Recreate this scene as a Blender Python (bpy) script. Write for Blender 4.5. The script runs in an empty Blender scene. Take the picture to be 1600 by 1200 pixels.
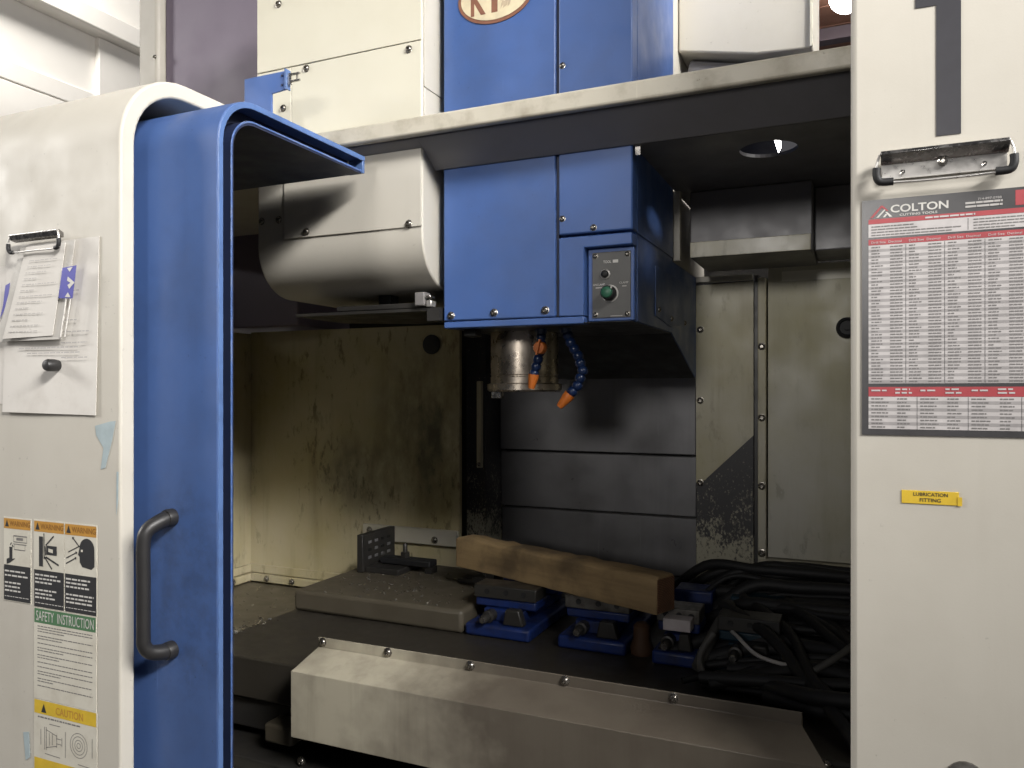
import bpy, bmesh, math, random
from mathutils import Vector, Matrix
random.seed(7)
R = math.radians
H = 1.5                      # eye height: every z below is relative to the eye, H is added when meshes are made
SC = bpy.context.scene
COL = SC.collection

# ------------------------------------------------------------------ camera, light, exposure
cam = bpy.data.objects.new('camera', bpy.data.cameras.new('camera'))
COL.objects.link(cam)
cam.location = (0, 0, H)
cam.rotation_euler = (R(90), 0, R(23.9))
cam.data.sensor_width = 36
cam.data.lens = 1219 / 1600 * 36
cam.data.shift_y = 0.0075
cam.data.clip_start = 0.02
cam.data.clip_end = 200
SC.camera = cam
SC.view_settings.view_transform = 'Standard'
SC.view_settings.look = 'None'
SC.view_settings.exposure = -0.62
SC.view_settings.gamma = 1
SC.view_settings.use_curve_mapping = False
W = bpy.data.worlds.new('World'); SC.world = W; W.use_nodes = True
W.node_tree.nodes['Background'].inputs[0].default_value = (0.95, 0.93, 1.0, 1)
W.node_tree.nodes['Background'].inputs[1].default_value = 0.12

def area(name, loc, target, sx, sy, power, col=(1, 0.975, 0.945)):
    l = bpy.data.lights.new(name, 'AREA'); l.shape = 'RECTANGLE'; l.size = sx; l.size_y = sy
    l.energy = power; l.color = col
    o = bpy.data.objects.new(name, l); COL.objects.link(o)
    o.location = (loc[0], loc[1], loc[2] + H)
    d = Vector(target) - Vector(loc)
    o.rotation_euler = d.to_track_quat('-Z', 'Y').to_euler()
    return o
# unseen workshop ceiling lamps on the operator's side, then added ones
area('unseen_lamp', (4.0, 0.3, 2.5), (-0.9, 1.1, -0.2), 1.6, 0.35, 230)
area('unseen_lamp', (2.8, -0.95, 2.5), (-1.35, 1.6, 0.05), 1.8, 0.5, 48).data.spread = R(46)
area('unseen_lamp', (-8.0, -1.6, 2.6), (-1.1, 0.83, 0), 1.2, 2.0, 560)
sl = bpy.data.lights.new('added_spot', 'SPOT'); sl.energy = 1750; sl.color = (1, 0.97, 0.93); sl.spot_size = R(15); sl.spot_blend = 1.0; sl.shadow_soft_size = 0.8  # added spot; its narrow high cone leaves the table in shade
so = bpy.data.objects.new('added_spot', sl); COL.objects.link(so); so.location = (-0.55, -6.0, 1.9 + H)
so.rotation_euler = (Vector((-0.50, 1.7, 0.58)) - Vector((-0.55, -6.0, 1.9))).to_track_quat('-Z', 'Y').to_euler()
area('unseen_lamp', (-4.7, 2.4, 3.9), (-5.6, 4.0, 2.6), 1.2, 0.3, 240, (1, 0.97, 0.92))  # added lamp, brightens the white wall
area('unseen_lamp', (2.2, 1.55, 2.4), (-0.36, 1.6, 0.8), 1.0, 0.3, 40, (1, 0.97, 0.95))  # added lamp, puts a sheen on the head's right side

# ------------------------------------------------------------------ materials
def nodes(name):
    m = bpy.data.materials.new(name); m.use_nodes = True
    return m, m.node_tree.nodes, m.node_tree.links, m.node_tree.nodes['Principled BSDF']
def noise(N, L, co, scale, detail=4, rough=0.55, stretch=None):
    n = N.new('ShaderNodeTexNoise'); n.inputs['Scale'].default_value = scale
    n.inputs['Detail'].default_value = detail; n.inputs['Roughness'].default_value = rough
    if stretch:
        mp = N.new('ShaderNodeMapping'); mp.inputs['Scale'].default_value = stretch
        L.new(co, mp.inputs[0]); co = mp.outputs[0]
    L.new(co, n.inputs['Vector']); return n.outputs['Fac']
def ramp(N, L, fac, a, b, ca=(0, 0, 0, 1), cb=(1, 1, 1, 1)):
    r = N.new('ShaderNodeValToRGB'); e = r.color_ramp.elements
    e[0].position = a; e[1].position = b; e[0].color = ca; e[1].color = cb
    L.new(fac, r.inputs[0]); return r.outputs[0]
def mathn(N, L, op, a, b):
    n = N.new('ShaderNodeMath'); n.operation = op; n.use_clamp = True
    for i, v in enumerate((a, b)):
        if isinstance(v, (int, float)): n.inputs[i].default_value = v
        else: L.new(v, n.inputs[i])
    return n.outputs[0]
def mix(N, L, fac, a, b):
    n = N.new('ShaderNodeMix'); n.data_type = 'RGBA'
    if isinstance(fac, (int, float)): n.inputs[0].default_value = fac
    else: L.new(fac, n.inputs[0])
    for i, v in ((6, a), (7, b)):
        if isinstance(v, tuple): n.inputs[i].default_value = (*v[:3], 1)
        else: L.new(v, n.inputs[i])
    return n.outputs[2]
def bump(N, L, h, strength, dist, P):
    b = N.new('ShaderNodeBump'); b.inputs['Strength'].default_value = strength; b.inputs['Distance'].default_value = dist
    L.new(h, b.inputs['Height']); L.new(b.outputs[0], P.inputs['Normal'])

def paint(name, col, rough=0.45, dirt=(0.2, 0.17, 0.12), amt=0.25, scale=6, spots=0.0, streak=0.0, peel=0.12, metal=0.0, coat=0.0, scratch=0.0, worn=None, world=True, smudge=None):
    """painted or bare sheet with mottling, smears, streaks and small specks"""
    m, N, L, P = nodes(name)
    co = N.new('ShaderNodeNewGeometry').outputs['Position'] if world else N.new('ShaderNodeTexCoord').outputs['Object']
    f = ramp(N, L, noise(N, L, co, scale, 6, 0.62), 0.48, 0.78)
    c = mix(N, L, mathn(N, L, 'MULTIPLY', f, amt), col, dirt)
    c = mix(N, L, mathn(N, L, 'MULTIPLY', ramp(N, L, noise(N, L, co, scale * 0.35, 3), 0.35, 0.7), amt * 0.35), c, dirt)
    if streak:
        s = ramp(N, L, noise(N, L, co, 14, 5, 0.6, (1.6, 1.6, 0.09)), 0.55, 0.78)
        c = mix(N, L, mathn(N, L, 'MULTIPLY', s, streak), c, dirt)
    if spots:
        s = ramp(N, L, noise(N, L, co, 95, 3, 0.7), 0.66, 0.74)
        g = ramp(N, L, noise(N, L, co, 7, 3), 0.45, 0.65)
        c = mix(N, L, mathn(N, L, 'MULTIPLY', mathn(N, L, 'MULTIPLY', s, g), spots), c, (dirt[0] * .3, dirt[1] * .3, dirt[2] * .3))
    if scratch:
        for st, sc in (((3.5, 3.5, 0.12), 26),):
            s = ramp(N, L, noise(N, L, co, sc, 2, 0.5, st), 0.70, 0.73)
            g = ramp(N, L, noise(N, L, co, 5, 3), 0.5, 0.62)
            c = mix(N, L, mathn(N, L, 'MULTIPLY', mathn(N, L, 'MULTIPLY', s, g), scratch), c, tuple(min(1, q * 1.9 + 0.06) for q in col))
        s = ramp(N, L, noise(N, L, co, 2.2, 6, 0.7), 0.5, 0.8)
        c = mix(N, L, mathn(N, L, 'MULTIPLY', s, 0.35), c, dirt)
    if smudge:       # greasy hand marks
        mp = N.new('ShaderNodeMapping'); k_ = smudge[3]
        mp.inputs['Location'].default_value = tuple(-q / e for q, e in zip(smudge[:3], k_)); mp.inputs['Scale'].default_value = tuple(1 / e for e in k_)
        L.new(co, mp.inputs[0]); gr = N.new('ShaderNodeTexGradient'); gr.gradient_type = 'SPHERICAL'; L.new(mp.outputs[0], gr.inputs[0])
        k = mathn(N, L, 'MULTIPLY', ramp(N, L, gr.outputs['Fac'], 0.0, 0.45), ramp(N, L, noise(N, L, co, 34, 6, 0.7), 0.42, 0.66))
        c = mix(N, L, mathn(N, L, "MULTIPLY", k, 0.32), c, (0.03, 0.035, 0.05))
    if worn:
        bv = N.new('ShaderNodeBevel'); bv.samples = 4; bv.inputs['Radius'].default_value = 0.005
        ge = N.new('ShaderNodeNewGeometry'); dt = N.new('ShaderNodeVectorMath'); dt.operation = 'DOT_PRODUCT'
        L.new(bv.outputs[0], dt.inputs[0]); L.new(ge.outputs['Normal'], dt.inputs[1])
        e = ramp(N, L, dt.outputs['Value'], 0.80, 0.97, (1, 1, 1, 1), (0, 0, 0, 1))
        e = mathn(N, L, 'MULTIPLY', e, ramp(N, L, noise(N, L, co, 30, 5, 0.7), 0.48, 0.62))
        c = mix(N, L, mathn(N, L, 'MULTIPLY', e, 0.8), c, worn)
    L.new(c, P.inputs['Base Color'])
    rr = N.new('ShaderNodeMapRange'); L.new(noise(N, L, co, scale * 2.3, 5), rr.inputs[0])
    rr.inputs[1].default_value = 0.3; rr.inputs[2].default_value = 0.7
    rr.inputs[3].default_value = max(0.05, rough - 0.1); rr.inputs[4].default_value = min(1, rough + 0.12)
    L.new(rr.outputs[0], P.inputs['Roughness'])
    P.inputs['Metallic'].default_value = metal
    P.inputs['Coat Weight'].default_value = coat
    if peel: bump(N, L, noise(N, L, co, 420, 2), peel, 0.0006, P)
    return m
def plain(name, col, rough=0.5, metal=0.0, emit=0):
    m, N, L, P = nodes(name)
    co = N.new('ShaderNodeTexCoord').outputs['Object']
    c = mix(N, L, ramp(N, L, noise(N, L, co, 40, 4), 0.35, 0.75), col, tuple(q * 0.78 for q in col))
    L.new(c, P.inputs['Base Color']); P.inputs['Roughness'].default_value = rough; P.inputs['Metallic'].default_value = metal
    if emit:
        P.inputs['Emission Color'].default_value = (*col, 1); P.inputs['Emission Strength'].default_value = emit
    return m

def place(N, L):
    """position in the scene with z measured from eye height, so that a stain stays where it is on the machine"""
    v = N.new('ShaderNodeVectorMath'); v.operation = 'SUBTRACT'; v.inputs[1].default_value = (0, 0, H)
    L.new(N.new('ShaderNodeNewGeometry').outputs['Position'], v.inputs[0]); return v.outputs[0]
def oily_wall(name, col, stain_at=None, amount=0.6, pits=0.7, runs=0.5):
    """enclosure paint, yellowed by coolant: runs, pitted specks and one soft sooty smear"""
    m, N, L, P = nodes(name)
    co = place(N, L)
    c = mix(N, L, ramp(N, L, noise(N, L, co, 3.2, 5), 0.35, 0.7), col, (col[0] * .82, col[1] * .78, col[2] * .55))
    s = ramp(N, L, noise(N, L, co, 16, 5, 0.62, (1.5, 1.5, 0.12)), 0.52, 0.8)
    c = mix(N, L, mathn(N, L, 'MULTIPLY', s, runs), c, (0.17, 0.125, 0.06))
    sp = ramp(N, L, noise(N, L, co, 48, 4, 0.68, (1, 1, 0.4)), 0.56, 0.66)
    g = ramp(N, L, noise(N, L, co, 4.5, 3), 0.40, 0.58)
    c = mix(N, L, mathn(N, L, 'MULTIPLY', mathn(N, L, 'MULTIPLY', sp, g), pits), c, (0.055, 0.042, 0.02))
    if stain_at:
        for (sx, sz, rr, kx) in stain_at:
            mp = N.new('ShaderNodeMapping'); mp.vector_type = 'POINT'
            mp.inputs['Location'].default_value = (-sx / (rr * kx), 0, -(sz) / rr)
            mp.inputs['Scale'].default_value = (1 / (rr * kx), 0.0, 1 / rr)
            L.new(co, mp.inputs[0])
            gr = N.new('ShaderNodeTexGradient'); gr.gradient_type = 'SPHERICAL'; L.new(mp.outputs[0], gr.inputs[0])
            k = mathn(N, L, 'MULTIPLY', gr.outputs['Fac'], 1.7)
            k = mathn(N, L, 'MULTIPLY', k, ramp(N, L, noise(N, L, co, 9, 6, 0.65, (1.4, 1, 0.7)), 0.34, 0.62))
            c = mix(N, L, mathn(N, L, 'MULTIPLY', k, amount), c, (0.03, 0.03, 0.018))
    L.new(c, P.inputs['Base Color'])
    L.new(ramp(N, L, noise(N, L, co, 8, 4), 0.3, 0.7, (.32, .32, .32, 1), (.62, .62, .62, 1)), P.inputs['Roughness'])
    bump(N, L, noise(N, L, co, 120, 3), 0.18, 0.001, P)
    return m
def stained_shaded_guard(name, col):
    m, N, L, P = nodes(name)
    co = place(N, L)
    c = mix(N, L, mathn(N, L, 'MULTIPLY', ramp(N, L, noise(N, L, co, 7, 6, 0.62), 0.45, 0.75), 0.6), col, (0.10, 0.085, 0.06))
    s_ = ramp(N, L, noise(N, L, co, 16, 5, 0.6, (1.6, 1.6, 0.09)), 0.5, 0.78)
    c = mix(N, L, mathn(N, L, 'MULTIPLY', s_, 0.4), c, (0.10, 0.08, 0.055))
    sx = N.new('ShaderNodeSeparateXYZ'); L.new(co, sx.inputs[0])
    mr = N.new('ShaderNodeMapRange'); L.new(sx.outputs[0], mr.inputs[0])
    mr.inputs[1].default_value = -0.78; mr.inputs[2].default_value = -0.36; mr.inputs[3].default_value = 0; mr.inputs[4].default_value = 0.62  # darkens towards the right end: oil stain and shade in one colour
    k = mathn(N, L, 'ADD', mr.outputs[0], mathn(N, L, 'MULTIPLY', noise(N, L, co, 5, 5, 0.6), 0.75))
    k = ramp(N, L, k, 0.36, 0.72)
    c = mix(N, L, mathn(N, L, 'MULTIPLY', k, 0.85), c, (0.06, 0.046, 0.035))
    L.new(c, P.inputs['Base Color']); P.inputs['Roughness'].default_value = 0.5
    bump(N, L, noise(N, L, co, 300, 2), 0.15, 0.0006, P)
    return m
def speckled(name, dark, light, z0, z1, scale=95):
    """dark sheet with light flaking in a band (the flakes are real wear, thickest between z0 and z1)"""
    m, N, L, P = nodes(name)
    co = place(N, L)
    sx = N.new('ShaderNodeSeparateXYZ'); L.new(co, sx.inputs[0])
    mr = N.new('ShaderNodeMapRange'); L.new(sx.outputs[2], mr.inputs[0])
    mr.inputs[1].default_value = z1; mr.inputs[2].default_value = z0
    mr.inputs[3].default_value = 0; mr.inputs[4].default_value = 1
    n = noise(N, L, co, scale, 5, 0.7, (1, 1, 0.55))
    big = noise(N, L, co, 9, 3)
    t = mathn(N, L, 'MULTIPLY', mr.outputs[0], mathn(N, L, 'MULTIPLY', ramp(N, L, big, 0.38, 0.6), 0.30))
    t = mathn(N, L, 'ADD', t, n)
    f = ramp(N, L, t, 0.62, 0.72)
    c = mix(N, L, f, mix(N, L, noise(N, L, co, 12, 4), dark, tuple(q * 1.7 for q in dark)), light)
    L.new(c, P.inputs['Base Color']); P.inputs['Roughness'].default_value = 0.55
    bump(N, L, f, 0.3, 0.001, P)
    return m
def wood(name):
    m, N, L, P = nodes(name)
    co = N.new('ShaderNodeTexCoord').outputs['Object']
    g = noise(N, L, co, 26, 6, 0.65, (0.06, 1, 1))
    c = mix(N, L, ramp(N, L, g, 0.35, 0.68), (0.38, 0.265, 0.13), (0.21, 0.14, 0.068))
    c = mix(N, L, mathn(N, L, 'MULTIPLY', ramp(N, L, noise(N, L, co, 9, 5), 0.47, 0.68), 0.75), c, (0.075, 0.05, 0.028))
    L.new(c, P.inputs['Base Color']); P.inputs['Roughness'].default_value = 0.72
    bump(N, L, g, 0.35, 0.002, P)
    return m

def wood_end(name):
    m, N, L, P = nodes(name)
    co = N.new('ShaderNodeTexCoord').outputs['Object']
    mp = N.new('ShaderNodeMapping'); mp.inputs['Location'].default_value = (0, 0.015, 0.03); L.new(co, mp.inputs[0])
    w = N.new('ShaderNodeTexWave'); w.wave_type = 'RINGS'; w.rings_direction = 'X'; w.inputs['Scale'].default_value = 75; w.inputs['Distortion'].default_value = 2.5; w.inputs['Detail'].default_value = 3
    L.new(mp.outputs[0], w.inputs[0])
    c = mix(N, L, w.outputs['Fac'], (0.20, 0.10, 0.05), (0.11, 0.05, 0.028))
    c = mix(N, L, mathn(N, L, 'MULTIPLY', ramp(N, L, noise(N, L, co, 30, 5), 0.45, 0.7), 0.6), c, (0.06, 0.03, 0.018))
    L.new(c, P.inputs['Base Color']); P.inputs['Roughness'].default_value = 0.85
    bump(N, L, w.outputs['Fac'], 0.4, 0.001, P)
    return m
M = {
 'cream':  paint('cream_paint', (0.53, 0.50, 0.435), 0.52, (0.30, 0.265, 0.21), 0.20, 6, 0.4, 0.10),
 'cream_dirty': paint('handled_cream_paint', (0.52, 0.485, 0.40), 0.45, (0.20, 0.165, 0.11), 0.75, 16, 0.6, 0.1, scratch=0.1, worn=(0.22, 0.2, 0.17)),
 'cream_clean': paint('ivory_paint', (0.62, 0.59, 0.48), 0.38, (0.42, 0.37, 0.25), 0.15, 5, 0.05),
 'grey_cream': paint('grey_cream_paint', (0.50, 0.475, 0.405), 0.42, (0.20, 0.18, 0.13), 0.32, 9, 0.2, 0.1),
 'blue':   paint('blue_paint', (0.060, 0.126, 0.345), 0.40, (0.055, 0.085, 0.17), 0.45, 7, 0.4, 0.12, scratch=0.1, worn=(0.20, 0.24, 0.33)),
 'blue_door': paint('door_blue_paint', (0.060, 0.120, 0.31), 0.44, (0.04, 0.065, 0.14), 0.5, 6, 0.6, 0.14, scratch=0.16, smudge=(-0.94, 0.88, H - 0.30, (0.11, 0.2, 0.22)), worn=(0.2, 0.24, 0.33)),
 'blue_edge': paint('rubbed_blue_edge', (0.085, 0.155, 0.34), 0.4, (0.04, 0.07, 0.16), 0.6, 30),
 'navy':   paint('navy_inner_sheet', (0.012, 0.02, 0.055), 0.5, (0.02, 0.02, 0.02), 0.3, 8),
 'dark':   paint('dark_sheet', (0.15, 0.145, 0.152), 0.42, (0.075, 0.07, 0.066), 0.4, 6, 0.2),
 'black':  paint('black_oily', (0.022, 0.021, 0.02), 0.42, (0.05, 0.043, 0.03), 0.5, 10, 0.2),
 'rubber': plain('black_rubber', (0.012, 0.012, 0.013), 0.62),
 'oily':   paint('oily_cast_iron', (0.032, 0.028, 0.022), 0.42, (0.025, 0.022, 0.017), 0.6, 9, 0.4),
 'tan':    paint('oily_tan_sheet', (0.085, 0.073, 0.052), 0.42, (0.05, 0.04, 0.028), 0.6, 8, 0.5),
 'guard':  paint('grimy_guard_paint', (0.40, 0.365, 0.28), 0.45, (0.075, 0.062, 0.045), 0.75, 7, 0.4, 0.45),
 'stained': stained_shaded_guard('stained_shaded_guard_paint', (0.40, 0.365, 0.28)),
 'wall':   oily_wall('yellowed_wall_paint', (0.50, 0.45, 0.315), [(-1.16, -0.08, 0.30, 0.62), (-1.36, -0.24, 0.15, 1.3), (-1.10, -0.20, 0.22, 0.4)], 0.6, 0.6, 0.35),
 'wall_r': oily_wall('yellowed_post_paint', (0.45, 0.425, 0.345), None, 0.6, 0.25, 0.3),
 'wall_far': oily_wall('grey_green_wall_paint', (0.46, 0.445, 0.385), None, 0.6, 0.3, 0.25),
 'steelp': paint('grey_steel_slat', (0.19, 0.188, 0.195), 0.36, (0.085, 0.08, 0.078), 0.6, 5, 0.2, 0.3, 0.05, 0.25, scratch=0.1),
 'flake':  speckled('flaking_dark_sheet', (0.026, 0.025, 0.027), (0.36, 0.34, 0.26), -0.42, -0.17, 210),
 'purple': paint('purple_grey_paint', (0.20, 0.165, 0.215), 0.55, (0.12, 0.10, 0.12), 0.3, 3, 0.1),
 'steel':  paint('bright_steel', (0.52, 0.50, 0.47), 0.24, (0.16, 0.14, 0.11), 0.6, 40, 0.3, 0, 0, 0.95),
 'nose':   paint('worn_spindle_steel', (0.50, 0.44, 0.37), 0.30, (0.13, 0.10, 0.07), 0.6, 22, 0.8, 0.7, 0, 0.9),
 'bolt':   paint('bolt_steel', (0.30, 0.28, 0.25), 0.28, (0.05, 0.045, 0.04), 0.5, 200, 0, 0, 0, 0.95),
 'socket': plain('black_socket', (0.01, 0.01, 0.01), 0.6),
 'chrome': paint('clip_nickel', (0.62, 0.60, 0.57), 0.34, (0.3, 0.28, 0.25), 0.3, 60, 0, 0, 0, 0.75),
 'darkchrome': paint('clip_shadow_nickel', (0.30, 0.29, 0.28), 0.25, (0.1, 0.1, 0.1), 0.3, 60, 0, 0, 0, 1.0),
 'handle': plain('black_handle_plastic', (0.02, 0.019, 0.019), 0.45),
 'white':  paint('white_wall_paint', (0.86, 0.83, 0.78), 0.6, (0.6, 0.55, 0.48), 0.15, 3),
 'paper':  paint('grubby_paper', (0.70, 0.67, 0.62), 0.7, (0.42, 0.38, 0.33), 0.45, 14, 0.4, 0, 0.05),
 'sleeve': paint('milky_plastic_sleeve', (0.60, 0.575, 0.53), 0.22, (0.42, 0.40, 0.36), 0.4, 16, 0, 0, 0.05),
 'sticker': paint('sticker_white', (0.66, 0.63, 0.54), 0.5, (0.32, 0.27, 0.19), 0.35, 24, 0.35, 0, 0),
 'ink':    plain('black_ink', (0.028, 0.028, 0.03), 0.5),
 'greyink': plain('grey_ink', (0.19, 0.18, 0.175), 0.6),
 'hosegrey': plain('dusty_hose_grey', (0.09, 0.087, 0.08), 0.6),
 'paleink': plain('pale_ink', (0.47, 0.45, 0.43), 0.6),
 'whiteink': plain('white_ink', (0.66, 0.64, 0.60), 0.5),
 'orange': plain('warning_orange', (0.55, 0.275, 0.045), 0.5),
 'orangeink': plain('warning_dark_orange', (0.27, 0.12, 0.02), 0.5),
 'yellow': plain('label_yellow', (0.72, 0.49, 0.04), 0.45),
 'green':  plain('label_green', (0.085, 0.20, 0.095), 0.5),
 'red':    plain('poster_red', (0.42, 0.065, 0.075), 0.4),
 'charcoal': plain('poster_charcoal', (0.062, 0.060, 0.062), 0.28),
 'chart':  plain('poster_paper', (0.56, 0.53, 0.52), 0.4),
 'chartband': plain('poster_band', (0.36, 0.34, 0.335), 0.4),
 'decal':  plain('number_vinyl', (0.028, 0.027, 0.034), 0.4),
 'tape':   plain('pale_blue_tape', (0.40, 0.48, 0.50), 0.7),
 'violet': plain('violet_label', (0.075, 0.075, 0.40), 0.35),
 'logo':   plain('logo_ivory', (0.78, 0.68, 0.46), 0.4),
 'brown':  plain('logo_brown', (0.27, 0.12, 0.075), 0.4),
 'scrape': plain('scraped_logo', (0.56, 0.45, 0.31), 0.6),
 'plate':  plain('panel_grey', (0.10, 0.098, 0.092), 0.4),
 'knob':   plain('green_knob', (0.03, 0.13, 0.075), 0.4),
 'hose':   plain('blue_hose_plastic', (0.008, 0.022, 0.075), 0.28),
 'nozzle': plain('orange_nozzle_plastic', (0.60, 0.16, 0.025), 0.38),
 'vise':   paint('grimy_vise_blue', (0.006, 0.026, 0.145), 0.45, (0.012, 0.011, 0.010), 0.95, 26, 0.6, 0.3, 0.3),
 'teal':   plain('vise_teal', (0.01, 0.035, 0.055), 0.4),
 'jaw':    paint('jaw_steel', (0.17, 0.16, 0.145), 0.38, (0.03, 0.026, 0.02), 0.9, 45, 0.6, 0, 0, 0.6),
 'pale':   plain('pale_block', (0.55, 0.50, 0.50), 0.5),
 'rust':   plain('rusty_iron', (0.075, 0.035, 0.015), 0.7),
 'wood':   wood('weathered_timber'),
 'woodend': wood_end('stained_end_grain'),
 'plank':  paint('red_brown_planks', (0.34, 0.17, 0.115), 0.6, (0.18, 0.09, 0.07), 0.5, 12),
 'beam':   paint('violet_grey_joist', (0.16, 0.125, 0.15), 0.6, (0.1, 0.08, 0.08), 0.4, 8),
 'lamp':   plain('lamp_glow', (1.0, 0.97, 0.93), 0.5, 0, 28),
 'concrete': paint('concrete', (0.16, 0.155, 0.145), 0.8, (0.08, 0.075, 0.07), 0.5, 3),
 'chip':   paint('metal_chips', (0.62, 0.60, 0.55), 0.2, (0.3, 0.28, 0.24), 0.3, 60, 0, 0, 0, 0.9),
}

# ------------------------------------------------------------------ mesh helpers
class B:
    """collects faces in scene coordinates (z relative to the eye) and links them as ONE mesh object"""
    def __init__(s): s.v = []; s.f = []
    def add(s, vs, fs):
        n = len(s.v); s.v += [tuple(q) for q in vs]; s.f += [tuple(i + n for i in f) for f in fs]; return s
    def box(s, x0, x1, y0, y1, z0, z1):
        return s.add([(x0, y0, z0), (x1, y0, z0), (x1, y1, z0), (x0, y1, z0), (x0, y0, z1), (x1, y0, z1), (x1, y1, z1), (x0, y1, z1)],
                     [(3, 2, 1, 0), (4, 5, 6, 7), (0, 1, 5, 4), (1, 2, 6, 5), (2, 3, 7, 6), (3, 0, 4, 7)])
    def prism(s, poly, axis, a, b):
        """poly: 2-D outline in the two other axes (in x,y,z order), extruded along axis from a to b"""
        def pt(p, q):
            return {'x': (q, p[0], p[1]), 'y': (p[0], q, p[1]), 'z': (p[0], p[1], q)}[axis]
        n = len(poly)
        return s.add([pt(p, a) for p in poly] + [pt(p, b) for p in poly],
                     [tuple(range(n)), tuple(range(2 * n - 1, n - 1, -1))] + [(i, i + n, (i + 1) % n + n, (i + 1) % n) for i in range(n)])
    def quad(s, x0, x1, z0, z1, y): return s.add([(x0, y, z0), (x1, y, z0), (x1, y, z1), (x0, y, z1)], [(0, 1, 2, 3)])
    def poly(s, pts, y): return s.add([(p[0], y, p[1]) for p in pts], [tuple(range(len(pts)))])
    def lathe(s, c, prof, axis='z', n=24):
        """prof: (radius, offset along axis)"""
        vs = []; fs = []
        for r, h in prof:
            for i in range(n):
                a = 2 * math.pi * i / n; p, q = r * math.cos(a), r * math.sin(a)
                d = {'z': (p, q, h), 'y': (p, h, q), 'x': (h, p, q)}[axis]
                vs.append((c[0] + d[0], c[1] + d[1], c[2] + d[2]))
        for j in range(len(prof) - 1):
            for i in range(n):
                fs.append((j * n + i, j * n + (i + 1) % n, (j + 1) * n + (i + 1) % n, (j + 1) * n + i))
        fs.append(tuple(range(n))); fs.append(tuple(range((len(prof) - 1) * n, len(prof) * n)))
        return s.add(vs, fs)
    def tube(s, pts, rad, n=8, sub=5):
        P = [Vector(p) for p in pts]; Q = []
        rads = rad if isinstance(rad, list) else None; RR = []
        for i in range(len(P) - 1):
            p0, p1, p2, p3 = P[max(i - 1, 0)], P[i], P[i + 1], P[min(i + 2, len(P) - 1)]
            for k in range(sub):
                t = k / sub
                Q.append(0.5 * ((2 * p1) + (p2 - p0) * t + (2 * p0 - 5 * p1 + 4 * p2 - p3) * t * t + (3 * p1 - p0 - 3 * p2 + p3) * t ** 3))
                RR.append(rads[i] * (1 - t) + rads[i + 1] * t if rads else rad)
        Q.append(P[-1]); RR.append(rads[-1] if rads else rad)
        vs = []; fs = []; up = None
        for i, q in enumerate(Q):
            d = (Q[min(i + 1, len(Q) - 1)] - Q[max(i - 1, 0)]).normalized()
            if up is None: up = d.orthogonal().normalized()
            up = (up - d * up.dot(d)).normalized(); w = d.cross(up)
            for k in range(n):
                a = 2 * math.pi * k / n; vs.append(q + (up * math.cos(a) + w * math.sin(a)) * RR[i])
        for i in range(len(Q) - 1):
            for k in range(n):
                fs.append((i * n + k, i * n + (k + 1) % n, (i + 1) * n + (k + 1) % n, (i + 1) * n + k))
        fs.append(tuple(range(n - 1, -1, -1))); fs.append(tuple(range((len(Q) - 1) * n, len(Q) * n)))
        return s.add(vs, fs)
    def dashes(s, x0, x1, z, h, y, fill=0.85, wmin=0.004, wmax=0.014, gap=0.0018):
        """one line of unreadably small print"""
        x = x0; end = x0 + (x1 - x0) * fill
        while x < end:
            w = min(random.uniform(wmin, wmax), end - x + 0.001); s.quad(x, x + w, z, z + h, y); x += w + gap
        return s
    def build(s, name, mat, parent=None, bev=0, smooth=0, segs=2):
        o0 = org(parent)
        me = bpy.data.meshes.new(name)
        me.from_pydata([(x - o0.x, y - o0.y, z + H - o0.z) for x, y, z in s.v], [], s.f)
        bm = bmesh.new(); bm.from_mesh(me); bmesh.ops.recalc_face_normals(bm, faces=bm.faces); bm.to_mesh(me); bm.free()
        me.materials.append(M[mat])
        if smooth:
            for p in me.polygons: p.use_smooth = True
            me.set_sharp_from_angle(angle=R(smooth))
        o = bpy.data.objects.new(name, me); COL.objects.link(o)
        if parent: o.parent = parent
        else: pass
        if bev:
            b = o.modifiers.new('bevel', 'BEVEL'); b.width = bev; b.segments = segs; b.limit_method = 'ANGLE'; b.angle_limit = R(35)
            for p in me.polygons: p.use_smooth = True
            me.set_sharp_from_angle(angle=R(50))
        return o
def org(o):
    v = Vector((0, 0, 0))
    while o: v = v + Vector(o.location); o = o.parent
    return v
def thing(name, label, cat, loc=(0, 0, 0), group=None):
    o = bpy.data.objects.new(name, None); COL.objects.link(o); o.empty_display_size = 0.05
    o.location = (loc[0], loc[1], loc[2] + H); tag(o, label, cat, group); return o
def tag(o, label, cat, group=None):
    o['label'] = label; o['category'] = cat
    if group: o['group'] = group
    return o
def structure(o): o['kind'] = 'structure'; return o
def arc(cx, cy, r, a0, a1, n=10):
    return [(cx + r * math.cos(R(a0 + (a1 - a0) * i / n)), cy + r * math.sin(R(a0 + (a1 - a0) * i / n))) for i in range(n + 1)]
def text(s, x0, x1, z0, z1, y, mat, parent, name='lettering', bold=0.012):
    c = bpy.data.curves.new('t', 'FONT'); c.body = s; c.offset = bold; c.resolution_u = 3
    t = bpy.data.objects.new('t', c); COL.objects.link(t)
    me = bpy.data.meshes.new_from_object(t.evaluated_get(bpy.context.evaluated_depsgraph_get()))
    bpy.data.objects.remove(t); bpy.data.curves.remove(c)
    vs = [v.co.copy() for v in me.vertices]; fs = [tuple(p.vertices) for p in me.polygons]; bpy.data.meshes.remove(me)
    ax, bx_ = min(v.x for v in vs), max(v.x for v in vs); ay, by = min(v.y for v in vs), max(v.y for v in vs)
    b = B(); b.add([(x0 + (v.x - ax) / (bx_ - ax) * (x1 - x0), y, z0 + (v.y - ay) / (by - ay) * (z1 - z0)) for v in vs], fs)
    return b.build(name, mat, parent)

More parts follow.
